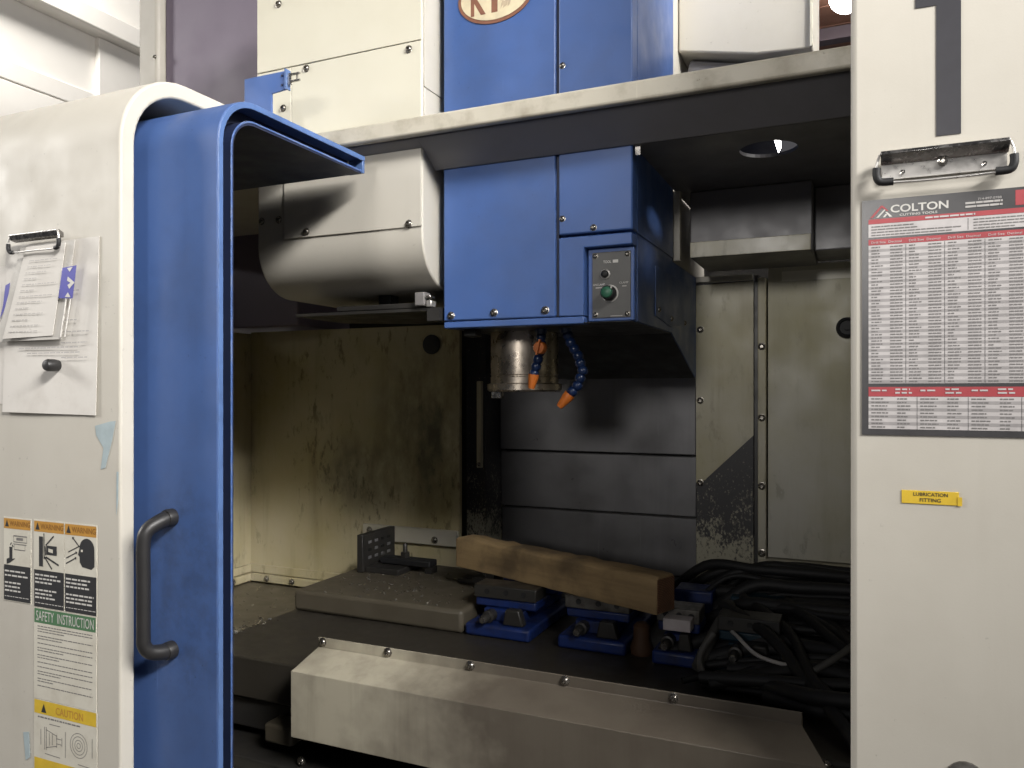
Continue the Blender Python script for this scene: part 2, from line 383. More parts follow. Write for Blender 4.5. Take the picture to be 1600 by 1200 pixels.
# one button-head bolt, mesh data shared by every copy; it faces -Y
_bm = B(); _bm.lathe((0, 0, -H), [(1.25, 0.1), (1.25, -0.02), (1.0, -0.08), (1.0, -0.3), (0.82, -0.6), (0.5, -0.74), (0.48, -0.35)], 'y', 16)
_b0 = _bm.build('bolt', 'bolt', None, 0, 40); BOLT = _b0.data; bpy.data.objects.remove(_b0)
_bm = B(); _bm.lathe((0, 0, -H), [(0.47, -0.36), (0.47, -0.52)], 'y', 6)
_b0 = _bm.build('socket', 'socket', None); SOCK = _b0.data; bpy.data.objects.remove(_b0)
def bolt(x, y, z, parent, r=0.0062, rz=0, socket=True, name='bolt'):
    o = bpy.data.objects.new(name, BOLT); COL.objects.link(o); o.parent = parent
    p = org(parent); o.location = (x - p.x, y - p.y, z + H - p.z); o.scale = (r, r, r); o.rotation_euler = (0, random.uniform(0, 6), rz)
    o.rotation_euler = (0, 0, rz)
    return o

# ------------------------------------------------------------------ the room, as far as it shows
structure(B().box(-6.2, 4.0, -3.0, 8.5, -H - 0.1, -H).build('floor', 'concrete'))
sw = structure(B().box(-5.74, -5.6, 1.0, 7.0, -H, 4.6).build('shop_wall', 'white'))
B().box(-5.6, -5.43, 1.0, 7.0, 2.84, 3.0).build('wall_rail', 'white', sw, 0.01)
B().box(-5.6, -5.575, 1.0, 7.0, 2.24, 2.38).build('wall_board', 'white', sw, 0.006)
B().box(-5.6, -5.575, 1.0, 7.0, 1.72, 2.23).build('wall_board', 'white', sw, 0.006)
B().box(-5.6, -5.55, 4.37, 4.80, 0.5, 2.838).build('wall_stud', 'white', sw, 0.006)
B().box(-5.6, -5.55, 4.37, 4.80, 3.002, 4.5).build('wall_stud', 'white', sw, 0.006)
ce = structure(B().box(-1.6, 1.8, 4.6, 8.2, 2.66, 2.72).build('shop_ceiling', 'beam'))
for i in range(22):
    dz = random.uniform(0, 0.012)
    B().box(-1.6, 1.8, 4.62 + i * 0.16, 4.62 + i * 0.16 + 0.152, 2.635 - dz, 2.659).build('plank', 'plank', ce)
for y in (5.05, 6.05, 7.05):
    B().box(-1.6, 1.8, y, y + 0.10, 2.53, 2.62).build('joist', 'beam', ce, 0.004)
lm = thing('ceiling_lamp', 'bright white round workshop lamp hanging below reddish plank ceiling', 'lamp', (-0.06, 5.35, 2.45))
B().lathe((-0.06, 5.35, 2.50), [(0.11 * math.sin(R(a)) + 0.001, -0.11 * math.cos(R(a))) for a in range(0, 166, 15)], 'z', 24).build('diffuser', 'lamp', lm, 0, 60)
B().lathe((-0.06, 5.35, 2.61), [(0.035, -0.004), (0.04, 0.02), (0.02, 0.05)], 'z', 16).build('socket', 'cream', lm, 0, 40)
lm['group'] = 'workshop ceiling lamps'
l2 = lm.copy(); COL.objects.link(l2); l2.location = (-0.817, 8.32, 2.45 + H); l2['label'] = 'round workshop lamp seen through the hole in the machine ceiling'
for ch in list(lm.children):
    c2 = ch.copy(); COL.objects.link(c2); c2.parent = l2
# ------------------------------------------------------------------ machine enclosure
EN = thing('machine_enclosure', 'cream sheet metal enclosure of milling machine around dark work area', 'enclosure', (-0.6, 0.83, -H))
def shell(y0, yb, zt, r, th, zb=-1.42):
    """outline in (y, z) of a sheet that rises at the front and bends back over the top"""
    out = [(y0, zb), (y0, zt - r)] + [(y0 + r - r * math.cos(R(a)), zt - r + r * math.sin(R(a))) for a in range(9, 90, 9)] + [(y0 + r, zt), (yb, zt)]
    ri = r - th
    inn = [(yb, zt - th), (y0 + r, zt - th)] + [(y0 + r - ri * math.cos(R(a)), zt - r + ri * math.sin(R(a))) for a in range(81, 0, -9)] + [(y0 + th, zt - r), (y0 + th, zb)]
    return out + inn
lp = B().prism(shell(0.83, 1.24, 0.502, 0.125, 0.026), 'x', -2.3, -1.009).build('front_panel', 'cream', EN, 0.004, 0, 3)
lp['label'] = 'cream front panel with rounded top, stickers and clipped papers'
B().box(-2.3, -1.172, 1.262, 1.898, 0.490, 0.496).build('light_block_panel', 'cream', EN)  # added panel, keeps lamp light off the rear wall
B().box(-2.3, -2.29, 0.86, 1.95, -1.42, 0.475).build('side_wall', 'cream', EN)
rp = B().box(-0.0075, 1.2, 1.0, 1.045, -1.42, 1.2).build('front_panel', 'cream', EN, 0.007, 0, 3)
rp['label'] = 'flat cream front panel with number one decal and tool chart'
# header beam over the door opening, its dark lip and the ceiling of the work area
B().box(-1.25, 0.75, 1.2575, 1.275, 0.480, 0.514).build('header_beam', 'cream_dirty', EN, 0.005, 0, 3)
B().prism([(1.2755, 0.4790), (1.345, 0.4365), (1.349, 0.4365), (1.349, 0.486), (1.2755, 0.486)], 'x', -0.762, 0.75).build('header_lip', 'dark', EN)
B().prism([(1.2755, 0.4790), (1.2955, 0.4670), (1.2955, 0.486), (1.2755, 0.486)], 'x', -1.25, -0.7625).build('header_lip', 'dark', EN)
# ceiling with a round opening (four boards round an octagonal hole cut as a ring)
cb = B()
hx, hy, hr, n = -0.147, 1.470, 0.050, 32
sq = []
for i in range(n):
    a = 2 * math.pi * i / n; c_, s_ = math.cos(a), math.sin(a); k = 0.11 / max(abs(c_), abs(s_))
    sq.append((hx + c_ * k, hy + s_ * k))
ring = [(hx + hr * math.cos(2 * math.pi * i / n), hy + hr * math.sin(2 * math.pi * i / n)) for i in range(n)]
for z, fl in ((0.436, 0), (0.442, 1)):
    cb.add([(p[0], p[1], z) for p in ring] + [(p[0], p[1], z) for p in sq], [(i, (i + 1) % n, (i + 1) % n + n, i + n) for i in range(n)])
cb.add([(p[0], p[1], 0.436) for p in ring] + [(p[0], p[1], 0.442) for p in ring], [(i, (i + 1) % n, (i + 1) % n + n, i + n) for i in range(n)])
x0, x1, y0, y1 = -0.3635, 0.75, 1.3495, 1.90
cb.box(x0, hx - 0.11, y0, y1, 0.436, 0.442).box(hx + 0.11, x1, y0, y1, 0.436, 0.442)
cb.box(hx - 0.11, hx + 0.11, y0, hy - 0.11, 0.436, 0.442).box(hx - 0.11, hx + 0.11, hy + 0.11, y1, 0.436, 0.442)
cl = cb.build('ceiling_panel', 'dark', EN)
B().box(hx - 0.09, hx + 0.002, hy - 0.05, hy + 0.25, 0.474, 0.478).build('port_shutter', 'navy', cl)
bk = B().box(-0.335, -0.085, 1.715, 1.93, 0.291, 0.4355).build('ceiling_duct', 'dark', EN, 0.003)
B().box(-0.334, -0.088, 1.711, 1.7145, 0.2915, 0.325).build('duct_lit_strip', 'wall_r', bk, 0.0015)  # pale strip: light on the duct's lower edge put into the colour
B().box(-0.0845, 0.75, 1.78, 1.93, 0.30, 0.4355).build('ceiling_duct', 'dark', EN, 0.003)
B().box(-0.361, -0.352, 1.355, 1.36, 0.420, 0.4355).build('edge_glint', 'steel', EN)  # small steel piece put in for a glint at the head's edge
# rear and side walls of the work area
BW = B().box(-1.78, -1.026, 1.95, 1.965, -0.62, 0.19).build('rear_wall', 'wall', EN)
lw = B().box(-1.795, -1.78, 0.9, 1.965, -0.75, 0.185).build('side_wall', 'wall', EN)
B().box(-1.344, -1.027, 1.938, 1.9495, -0.437, -0.392).build('wall_rail', 'grey_cream', EN, 0.002)
for x, z in ((-1.32, -0.409), (-1.10, -0.422)): bolt(x, 1.938, z, BW, 0.0085)
for z0, z1, d in ((-0.60, -0.575, 0.02), (-0.575, -0.548, 0.009)):
    B().box(-1.779, -1.30, 1.95 - d, 1.9495, z0, z1 - 0.002).build('wall_ledge', 'wall', EN, 0.0015)
    B().box(-1.7795, -1.78 + d, 1.0, 1.949 - d, z0, z1 - 0.002).build('wall_ledge', 'wall', EN, 0.0015)
for x in (-1.70, -1.60): bolt(x, 1.93, -0.588, BW, 0.008)
for y in (1.75, 1.85): bolt(-1.76, y, -0.588, lw, 0.008, R(90))
B().lathe((-1.115, 1.9495, 0.135), [(0.028, 0), (0.028, -0.004), (0.022, -0.006), (0.004, -0.003)], 'y', 24).build('wall_plug', 'rubber', BW, 0, 40)
B().box(-1.795, -0.369, 2.16, 2.17, -0.9, 1.3).build('rear_sheet', 'black', EN)
B().box(-0.3685, 0.75, 2.16, 2.17, -0.9, 0.46).build('rear_sheet', 'black', EN)
B().box(0.735, 0.75, 1.046, 2.159, -1.42, 0.43).build('side_wall', 'wall_r', EN)
B().box(-1.795, 0.734, 0.93, 2.159, -0.95, -0.93).build('chip_pan', 'black', EN)
# wall post right of the column, slotted rail and far panel
pw = B().box(-0.366, -0.228, 1.95, 2.0, -0.6, 0.268).build('wall_post', 'flake', EN, 0.002)  # dark below the cut: shade put into the colour, with real flaking
pu = B().add([(-0.3655, 1.9485, 0.262), (-0.229, 1.9485, 0.266), (-0.229, 1.9485, -0.105), (-0.352, 1.9485, -0.225), (-0.3655, 1.9485, -0.225),
              (-0.3655, 1.9495, 0.262), (-0.229, 1.9495, 0.266), (-0.229, 1.9495, -0.105), (-0.352, 1.9495, -0.225), (-0.3655, 1.9495, -0.225)],
             [(0, 1, 2, 3, 4), (9, 8, 7, 6, 5)] + [(i, i + 5, (i + 1) % 5 + 5, (i + 1) % 5) for i in range(5)]).build('lit_post_face', 'wall_r', EN)  # lit part of the post; its slanted lower edge imitates a cast shadow
for z in (0.153, -0.022, -0.225): bolt(-0.355, 1.9485, z, pw, 0.007)
B().box(-0.365, -0.230, 1.938, 1.9484, 0.268, 0.282).build('post_cap', 'grey_cream', EN, 0.002)
B().box(-0.2275, -0.219, 1.955, 2.02, -0.45, 0.28).build('rail_groove', 'black', EN)
rl = B().box(-0.2185, -0.1995, 1.942, 1.99, -0.45, 0.272).build('slotted_rail', 'wall_r', EN, 0.002)
for z in (0.108, -0.062, -0.225, -0.385): bolt(-0.209, 1.942, z, rl, 0.0075)
fw = B().box(-0.196, 0.734, 1.955, 1.99, -0.395, 0.30).build('rear_wall', 'wall_far', EN)
B().box(-0.214, 0.734, 1.935, 1.989, -0.437, -0.398).build('wall_rail', 'wall_r', EN, 0.003)
B().box(-0.214, 0.734, 1.948, 1.989, -0.70, -0.441).build('rear_wall', 'wall_r', EN, 0.003)
B().box(-0.165, 0.734, 1.953, 1.9545, 0.262, 0.285).build('wall_strip', 'cream_clean', EN)
for x in (-0.10, 0.02): bolt(x, 1.935, -0.417, fw, 0.0085)
B().lathe((-0.022, 1.954, 0.147), [(0.024, 0), (0.024, -0.008), (0.018, -0.012), (0.016, -0.006), (0.006, -0.006), (0.006, -0.012)], 'y', 24).build('wall_grommet', 'rubber', fw, 0, 40)

# ------------------------------------------------------------------ electrical cabinet behind
cab = thing('electrical_cabinet', 'tall purple grey machine cabinet with cream corner trim behind tool changer', 'cabinet', (-1.9, 2.0, -H))
B().box(-2.10, -1.55, 1.90, 2.45, 0.20, 2.2).build('cabinet_body', 'purple', cab, 0.006)
B().box(-2.19, -2.102, 1.87, 2.45, 0.20, 2.2).build('corner_trim', 'cream', cab, 0.012)
bolt(-2.112, 1.868, 1.10, cab, 0.006, 0, False)

# ------------------------------------------------------------------ column way cover
cv = thing('way_cover', 'dark grey steel slat cover on machine column behind spindle', 'cover', (-0.68, 2.1, -0.6))
zs = [0.20, -0.172, -0.337, -0.50, -0.66]
for i in range(4):
    d = 0.006 * i
    B().box(-0.962, -0.392, 2.085 + d, 2.098 + d, zs[i + 1] + 0.004, zs[i] - 0.002).build('slat', 'steelp', cv, 0.002)
B().box(-0.962, -0.392, 2.12, 2.15, -0.70, 0.30).build('backing', 'black', cv)
cs = B().box(-1.024, -0.9635, 1.99, 2.14, -0.60, 0.30).build('side_cover', 'flake', cv, 0.002)
B().box(-0.985, -0.970, 1.975, 1.989, -0.215, 0.03).build('guide_strip', 'wall_r', cv, 0.002)
bolt(-0.978, 1.975, -0.205, cv, 0.005)

# ------------------------------------------------------------------ tool changer
TC = thing('tool_changer', 'ivory tool changer housing with rounded underside beside blue spindle head', 'tool changer', (-0.966, 1.35, 0.16))
xL, xR = -1.168, -0.764
prof = [(1.94, 1.25), (1.30, 1.25), (1.30, 0.305)] + [(1.40 - 0.10 * math.cos(R(a)), 0.305 - 0.10 * math.sin(R(a))) for a in range(9, 91, 9)] + [(1.94, 0.205)]
B().prism(prof, 'x', xL, xR).build('housing', 'cream', TC, 0.003)
tl = B().box(-1.096, xR - 0.001, 1.2965, 1.2992, 0.318, 0.4700).build('cover_plate', 'cream', TC, 0.001)
for x, z in ((-1.158, 0.362), (-1.112, 0.361)): bolt(x, 1.300, z, TC, 0.0065)
for x, z in ((-1.038, 0.329), (-0.793, 0.324)): bolt(x, 1.2965, z, tl, 0.0065)
tu = B().box(-1.075, xR - 0.001, 1.2965, 1.2992, 0.4705, 0.674).build('cover_plate', 'cream_clean', TC, 0.001)
tt = B().box(xL + 0.001, xR - 0.001, 1.2965, 1.2992, 0.676, 1.20).build('cover_plate', 'cream_clean', TC, 0.001)
te = B().box(xL + 0.001, -1.0765, 1.2965, 1.2992, 0.4705, 0.674).build('cover_plate', 'cream_clean', TC, 0.001)
for x, z, p in ((-0.793, 0.661, tu), (-1.038, 0.665, tu), (-1.11, 0.812, tt), (-1.098, 0.592, te), (-0.80, 0.812, tt)): bolt(x, 1.2965, z, p, 0.0065)
B().box(xR + 0.0003, xR + 0.003, 1.303, 1.79, 0.4705, 0.585).build('side_plate', 'cream', TC, 0.001)
B().box(xR + 0.0003, xR + 0.003, 1.303, 1.79, 0.587, 1.2).build('side_plate', 'cream', TC, 0.001)
B().prism([(-1.10, 1.34), (-0.752, 1.346), (-0.752, 1.56), (-0.95, 1.60), (-1.10, 1.52)], 'z', 0.160, 0.166).build('tool_tray', 'black', TC)
B().box(-1.00, -0.78, 1.347, 1.37, 0.167, 0.178).build('tray_bar', 'black', TC, 0.002)
B().box(-0.93, -0.90, 1.40, 1.43, 0.1665, 0.204).build('tray_post', 'black', TC)
cn = B().box(-0.803, -0.781, 1.335, 1.36, 0.170, 0.197).build('connector', 'greyink', TC, 0.002)
B().box(-0.778, -0.766, 1.337, 1.357, 0.167, 0.180).build('plug', 'chrome', cn, 0.002)
B().box(-0.7795, -0.768, 1.337, 1.357, 0.184, 0.190).build('plug', 'steel', cn, 0.002)
B().box(-0.778, -0.750, 1.341, 1.40, 0.140, 0.1655).build('cable_bracket', 'black', TC)

# ------------------------------------------------------------------ spindle head
SH = thing('spindle_head', 'blue spindle head with bolted covers, control panel and steel spindle nose', 'spindle head', (-0.56, 1.35, 0.0))
# core behind the cover sheets, with the gusset that drops at the back
core = [(1.385, 0.127), (1.672, 0.127), (1.94, 0.035), (1.948, 0.035), (1.948, 0.283), (1.69, 0.283), (1.69, 1.3), (1.385, 1.3)]
B().prism(core, 'x', -0.744, -0.3675).build('casing', 'blue', SH, 0.002)
fl = B().box(-0.746, -0.5105, 1.350, 1.3845, 0.1385, 1.3).build('front_cover', 'blue', SH, 0.003)
B().box(-0.746, -0.456, 1.352, 1.3845, 0.1245, 0.1375).build('front_sill', 'blue', SH, 0.002)
fr = B().box(-0.5045, -0.365, 1.350, 1.3845, 0.2885, 1.3).build('front_cover', 'blue', SH, 0.003)
# lower right front: an L-shaped sheet round the control recess, which is open towards the corner
B().prism([(-0.5045, 0.1385), (-0.4555, 0.1385), (-0.4555, 0.2625), (-0.366, 0.2625), (-0.366, 0.2835), (-0.5045, 0.2835)], 'y', 1.3505, 1.3845).build('front_cover', 'blue', SH, 0.002)
B().box(-0.510, -0.5055, 1.356, 1.3615, 0.139, 1.3).build('seam', 'navy', SH)
for x in (-0.729, -0.636, -0.531): bolt(x, 1.350, 0.151 if x > -0.7 else 0.149, fl, 0.0065)
for x, z, p in ((-0.497, 0.318, fr), (-0.437, 0.297, fr), (-0.497, 0.60, fr)): bolt(x, 1.350, z, p, 0.005)
# right side sheets
B().box(-0.3672, -0.3650, 1.386, 1.685, 0.2885, 1.3).build('side_cover', 'blue', SH, 0.001)
B().prism([(1.386, 0.128), (1.670, 0.128), (1.93, 0.037), (1.945, 0.037), (1.945, 0.281), (1.386, 0.281)], 'x', -0.3672, -0.3655).build('side_cover', 'blue', SH)
sp = B().prism([(1.52, 0.150), (1.66, 0.138), (1.86, 0.16), (1.86, 0.248), (1.52, 0.248)], 'x', -0.3655, -0.3635).build('side_hatch', 'blue_door', SH, 0.0008)
for y, z in ((1.545, 0.164), (1.66, 0.156), (1.80, 0.158)): bolt(-0.3635, y, z, sp, 0.0055, R(90))
B().box(-0.3665, -0.352, 1.692, 1.712, 0.284, 0.4355).build('rear_strip', 'cream', SH, 0.001)
# control panel in its recess
cp = B().box(-0.4535, -0.3665, 1.3685, 1.3853, 0.1285, 0.2618).build('control_panel', 'blue', SH, 0.002)
B().box(-0.4445, -0.3725, 1.3660, 1.3683, 0.1345, 0.2540).build('panel_plate', 'plate', cp, 0.0005)
for x in (-0.4385, -0.3785):
    for z in (0.1405, 0.2478): bolt(x, 1.3660, z, cp, 0.0040, name='panel_screw')
B().lathe((-0.4195, 1.3657, 0.2135), [(0.0092, 0), (0.0092, -0.002), (0.0072, -0.0028), (0.0070, -0.001)], 'y', 24).build('button_ring', 'chrome', cp, 0, 40)
B().lathe((-0.4195, 1.3650, 0.2135), [(0.0066, 0), (0.0066, -0.006), (0.005, -0.0078), (0.0015, -0.0084)], 'y', 24).build('push_button', 'rubber', cp, 0, 50)
B().lathe((-0.4105, 1.3657, 0.1780), [(0.0158, 0), (0.0158, -0.0012), (0.0140, -0.0012), (0.0138, -0.0005)], 'y', 28).build('knob_scale', 'whiteink', cp)
kn = B().lathe((-0.4105, 1.3657, 0.1780), [(0.0128, -0.0014), (0.0135, -0.010), (0.0125, -0.020), (0.0112, -0.0215)], 'y', 28).build('selector_knob', 'rubber', cp, 0, 40)
B().lathe((-0.4105, 1.3440, 0.1780), [(0.0104, 0), (0.0100, -0.0035), (0.0085, -0.0048)], 'y', 28).build('knob_cap', 'knob', kn, 0, 50)
B().box(-0.4028, -0.4005, 1.3420, 1.3450, 0.1845, 0.1875).build('knob_pointer', 'whiteink', kn)
text('TOOL', -0.4235, -0.4085, 0.2335, 0.2385, 1.3656, 'whiteink', cp)
B().box(-0.4055, -0.3955, 1.3654, 1.3659, 0.2335, 0.2390).build('print_mark', 'whiteink', cp)
text('UNCLAMP', -0.4425, -0.4205, 0.1935, 0.1970, 1.3656, 'whiteink', cp, bold=0)
text('CLAMP', -0.3935, -0.3765, 0.1950, 0.1985, 1.3656, 'whiteink', cp, bold=0)
B().quad(-0.438, -0.426, 0.1885, 0.1905, 1.3656).quad(-0.388, -0.380, 0.1895, 0.1915, 1.3656).quad(-0.410, -0.388, 0.1365, 0.1378, 1.3656).build('print', 'paleink', cp)
# badge on the front cover (only its lower half is in view)
bg = B()
ell = [(-0.633 + 0.079 * math.cos(2 * math.pi * i / 48), 0.756 + 0.052 * math.sin(2 * math.pi * i / 48)) for i in range(48)]
bd = bg.prism(ell, 'y', 1.3482, 1.3499).build('badge', 'brown', fl)
ell2 = [(-0.633 + 0.0725 * math.cos(2 * math.pi * i / 48), 0.756 + 0.0455 * math.sin(2 * math.pi * i / 48)) for i in range(48)]
B().prism(ell2, 'y', 1.3474, 1.3481).build('badge_field', 'logo', fl)
text('K', -0.684, -0.652, 0.724, 0.785, 1.3470, 'brown', fl, bold=0.03)
text('I', -0.640, -0.627, 0.724, 0.785, 1.3470, 'brown', fl, bold=0.03)
scr = B()
for i in range(26):
    x = random.uniform(-0.622, -0.598); z = random.uniform(0.728, 0.79); w = random.uniform(0.002, 0.007)
    scr.poly([(x, z), (x + w, z + 0.004), (x + w * 1.4, z + random.uniform(0.008, 0.018)), (x + 0.002, z + 0.012)], 1.3470 - i * 1e-5)
scr.build('scraped_print', 'scrape', fl)
# spindle nose
nx, ny = -0.655, 1.545
ns = B().lathe((nx, ny, 0), [(0.073, 0.13), (0.073, 0.036), (0.0715, 0.0345), (0.0715, 0.032), (0.073, 0.0305), (0.073, 0.018), (0.080, 0.016), (0.080, 0.0035), (0.076, 0.0), (0.035, 0.0), (0.030, 0.02)], 'z', 64).build('spindle_nose', 'nose', SH, 0, 40)
B().box(nx - 0.052, nx - 0.030, ny - 0.058, ny - 0.04, -0.014, 0.0005).build('drive_key', 'steel', ns, 0.001)
B().box(-0.728, -0.700, 1.40, 1.43, 0.111, 0.1265).build('under_bracket', 'black', SH, 0.003)
B().prism([(1.353, 0.1255), (1.672, 0.1255), (1.94, 0.0335), (1.946, 0.0335), (1.946, 0.0345), (1.94, 0.0345), (1.6725, 0.1262), (1.353, 0.1262)], 'x', -0.7435, -0.368).build('underside', 'black', SH)
B().box(-0.743, -0.369, 1.70, 2.08, 0.2845, 1.3).build('added_light_block', 'cream', SH, 0.003)  # block added to shut lamp light out behind the head
# coolant hoses: beads of a jointed hose with an orange nozzle
def hose(pts, rad, nozzle_pts, valve=None):
    b0 = B().lathe((pts[0][0], pts[0][1], pts[0][2]), [(rad * 1.3, 0.02), (rad * 1.3, -0.004), (rad, -0.01)], 'z', 16).build('coolant_hose', 'hose', SH, 0, 40)
    P = [Vector(p) for p in pts]; L = [(P[i + 1] - P[i]).length for i in range(len(P) - 1)]
    tot = sum(L); step = rad * 1.55; k = 0; d = 0.0
    while d < tot:
        a = d; i = 0
        while i < len(L) - 1 and a > L[i]: a -= L[i]; i += 1
        p = P[i].lerp(P[i + 1], a / L[i]); t = (P[i + 1] - P[i]).normalized()
        q = Vector((0, 0, 1)).rotation_difference(t)
        b = B(); b.lathe((0, 0, 0), [(rad * .62, -rad * 0.95), (rad * 0.98, -rad * 0.55), (rad * 1.05, 0), (rad * 0.9, rad * .55), (rad * .6, rad * .85)], 'z', 16)
        b.v = [tuple(p + q @ Vector(v)) for v in b.v]
        b.build('hose_segment', 'hose', b0, 0, 60)
        d += step
    B().tube([P[-1].lerp(Vector(nozzle_pts[0]), -0.2), nozzle_pts[0], nozzle_pts[1]], [rad * 1.15, rad * 1.1, rad * 0.62], 14, 3).build('nozzle', 'nozzle', b0, 0, 60)
    if valve:
        v = Vector(valve)
        B().lathe(v, [(rad * 1.25, 0.006), (rad * 1.3, -0.008), (rad * 1.1, -0.011)], 'y', 20).build('valve_knob', 'nozzle', b0, 0, 40)
        B().prism([(v.x - 0.004, v.z - rad * 1.5), (v.x - 0.001, v.z - rad * 1.5), (v.x + 0.006, v.z + rad * 1.6), (v.x + 0.003, v.z + rad * 1.6)], 'y', v.y - 0.017, v.y - 0.010).build('valve_lever', 'nozzle', b0)
hose([(-0.580, 1.452, 0.124), (-0.578, 1.450, 0.09), (-0.590, 1.447, 0.045), (-0.593, 1.446, 0.034)], 0.0098, [(-0.594, 1.446, 0.028), (-0.598, 1.444, 0.006)], (-0.575, 1.437, 0.087))
hose([(-0.527, 1.45, 0.125), (-0.518, 1.45, 0.10), (-0.500, 1.448, 0.070), (-0.490, 1.446, 0.040), (-0.500, 1.444, 0.012), (-0.516, 1.442, -0.006)], 0.0100, [(-0.521, 1.441, -0.012), (-0.536, 1.438, -0.030)])

# ------------------------------------------------------------------ pneumatic box above the ceiling
pb = thing('utility_box', 'plain ivory steel box mounted high beside blue spindle head', 'box', (-0.22, 1.76, 0.71))
B().prism([(-0.368, 0.762), (-0.20, 0.728), (-0.086, 0.722), (-0.086, 1.3), (-0.368, 1.3)], 'y', 1.75, 2.05).build('box_body', 'cream', pb, 0.004)
B().box(-0.092, -0.0855, 1.742, 1.7495, 0.722, 1.3).build('box_edge', 'cream_clean', pb, 0.001)
B().tube([(-0.35, 1.80, 0.735), (-0.20, 1.80, 0.70), (-0.02, 1.80, 0.66)], 0.022, 12).build('conduit', 'dark', pb, 0, 60)

# ------------------------------------------------------------------ sliding door
DR = thing('sliding_door', 'blue sliding door with rounded top and black grab handle', 'door', (-1.0, 0.88, -H))
B().prism(shell(0.880, 1.257, 0.452, 0.078, 0.007), 'x', -1.95, -0.867).build('outer_shell', 'blue_door', DR, 0.002)
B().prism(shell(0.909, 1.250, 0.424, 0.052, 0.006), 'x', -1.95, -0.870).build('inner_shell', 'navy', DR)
def rim(y0, zt, r, th, yb, xa, xb, mat):
    B().prism(shell(y0, yb, zt, r, th), 'x', xa, xb).build('edge_trim', mat, DR, 0.0015)
rim(0.8805, 0.4516, 0.0776, 0.0095, 1.256, -0.8672, -0.8655, 'blue_edge')
rim(0.9085, 0.4245, 0.0525, 0.0035, 1.249, -0.8698, -0.8685, 'blue_door')
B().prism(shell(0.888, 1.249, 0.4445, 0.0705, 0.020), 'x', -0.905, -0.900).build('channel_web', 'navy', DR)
B().box(-0.90, -0.8665, 1.2495, 1.2565, 0.419, 0.4445).build('end_cap', 'blue_edge', DR, 0.001)
za, zb_ = -0.192, -0.394
hd = B().tube([(-0.958, 0.880, za), (-0.960, 0.862, za - 0.003), (-0.966, 0.842, za - 0.014), (-0.968, 0.836, za - 0.034), (-0.968, 0.836, za - 0.09), (-0.968, 0.836, zb_ + 0.06), (-0.968, 0.836, zb_ + 0.033),
               (-0.968, 0.837, zb_ + 0.018), (-0.965, 0.845, zb_ + 0.006), (-0.960, 0.862, zb_ + 0.001), (-0.958, 0.880, zb_)],
              [0.0125, 0.0120, 0.0108, 0.0100, 0.0100, 0.0100, 0.0100, 0.0100, 0.0108, 0.0120, 0.0125], 16, 5).build('handle', 'handle', DR, 0, 70)
for z in (za, zb_):
    B().lathe((-0.958, 0.880, z), [(0.0138, 0.0), (0.0138, -0.010), (0.0122, -0.014)], 'y', 20).build('handle_foot', 'handle', hd, 0, 40)
br = B().prism([(-1.111, 0.4525), (-1.043, 0.4525), (-1.043, 0.580), (-1.007, 0.583), (-1.007, 0.619), (-1.111, 0.619)], 'y', 1.198, 1.203).build('interlock_bracket', 'blue', DR, 0.001)
B().box(-1.0065, -1.003, 1.192, 1.206, 0.582, 0.620).build('bracket_flange', 'blue_edge', br)
for z in (0.592, 0.610): B().lathe((-1.016, 1.1978, z), [(0.002, 0), (0.002, -0.002)], 'y', 10).build('rivet', 'navy', br)
kt = B().box(-1.0025, -0.994, 1.197, 1.200, 0.590, 0.612).box(-0.994, -0.974, 1.197, 1.200, 0.607, 0.611).box(-0.994, -0.974, 1.197, 1.200, 0.594, 0.598).box(-0.982, -0.979, 1.1972, 1.1998, 0.5981, 0.6069)
kt.build('key_tongue', 'steel', br)

# ------------------------------------------------------------------ table
TB = thing('machine_table', 'dark oily machine table with cream front splash guard', 'machine table', (-0.5, 1.5, -0.9))
B().box(-1.232, 0.45, 1.185, 1.80, -0.60, -0.520).build('table_slab', 'oily', TB, 0.004)
for y in (1.30, 1.42, 1.64):
    pass
sd = B().box(-1.215, 0.45, 1.20, 1.78, -0.665, -0.605).build('saddle', 'black', TB, 0.004)
B().box(-1.02, -0.955, 1.150, 1.199, -0.658, -0.622).build('saddle_lug', 'tan', TB, 0.006)
B().box(-1.36, 0.45, 1.13, 1.75, -0.93, -0.684).build('base_cover', 'black', TB, 0.003)
b2 = B().box(-0.985, 0.40, 1.118, 1.1295, -0.72, -0.688).build('base_strip', 'black', TB, 0.002)
for x in (-0.93, -0.815, -0.70): bolt(x, 1.148, -0.676, sd, 0.0075)
B().box(-1.30, -1.02, 1.10, 1.128, -0.80, -0.705).build('base_cover', 'guard', TB, 0.003)
# guard: flange, sloped top, front
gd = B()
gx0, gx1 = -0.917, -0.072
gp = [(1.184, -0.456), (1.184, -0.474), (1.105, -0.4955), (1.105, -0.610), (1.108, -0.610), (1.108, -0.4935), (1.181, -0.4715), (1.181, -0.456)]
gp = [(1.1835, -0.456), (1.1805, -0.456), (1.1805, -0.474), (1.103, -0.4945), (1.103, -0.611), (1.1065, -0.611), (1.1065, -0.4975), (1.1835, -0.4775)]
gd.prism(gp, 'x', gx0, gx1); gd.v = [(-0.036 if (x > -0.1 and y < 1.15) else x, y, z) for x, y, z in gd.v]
go = gd.build('splash_guard', 'stained', TB, 0.0012)  # guard colour holds oil stain and shade
B().prism([(1.107, -0.611), (1.18, -0.611), (1.18, -0.478), (1.107, -0.4985)], 'x', gx0 + 0.001, gx0 + 0.004).build('guard_end', 'guard', TB)
B().prism([(1.107, -0.611), (1.18, -0.611), (1.18, -0.478), (1.107, -0.4985)], 'x', gx1 - 0.004, gx1 - 0.001).build('guard_end', 'black', TB)
for x in (-0.907, -0.765, -0.600, -0.430, -0.255): bolt(x, 1.1805, -0.4645, go, 0.0068)
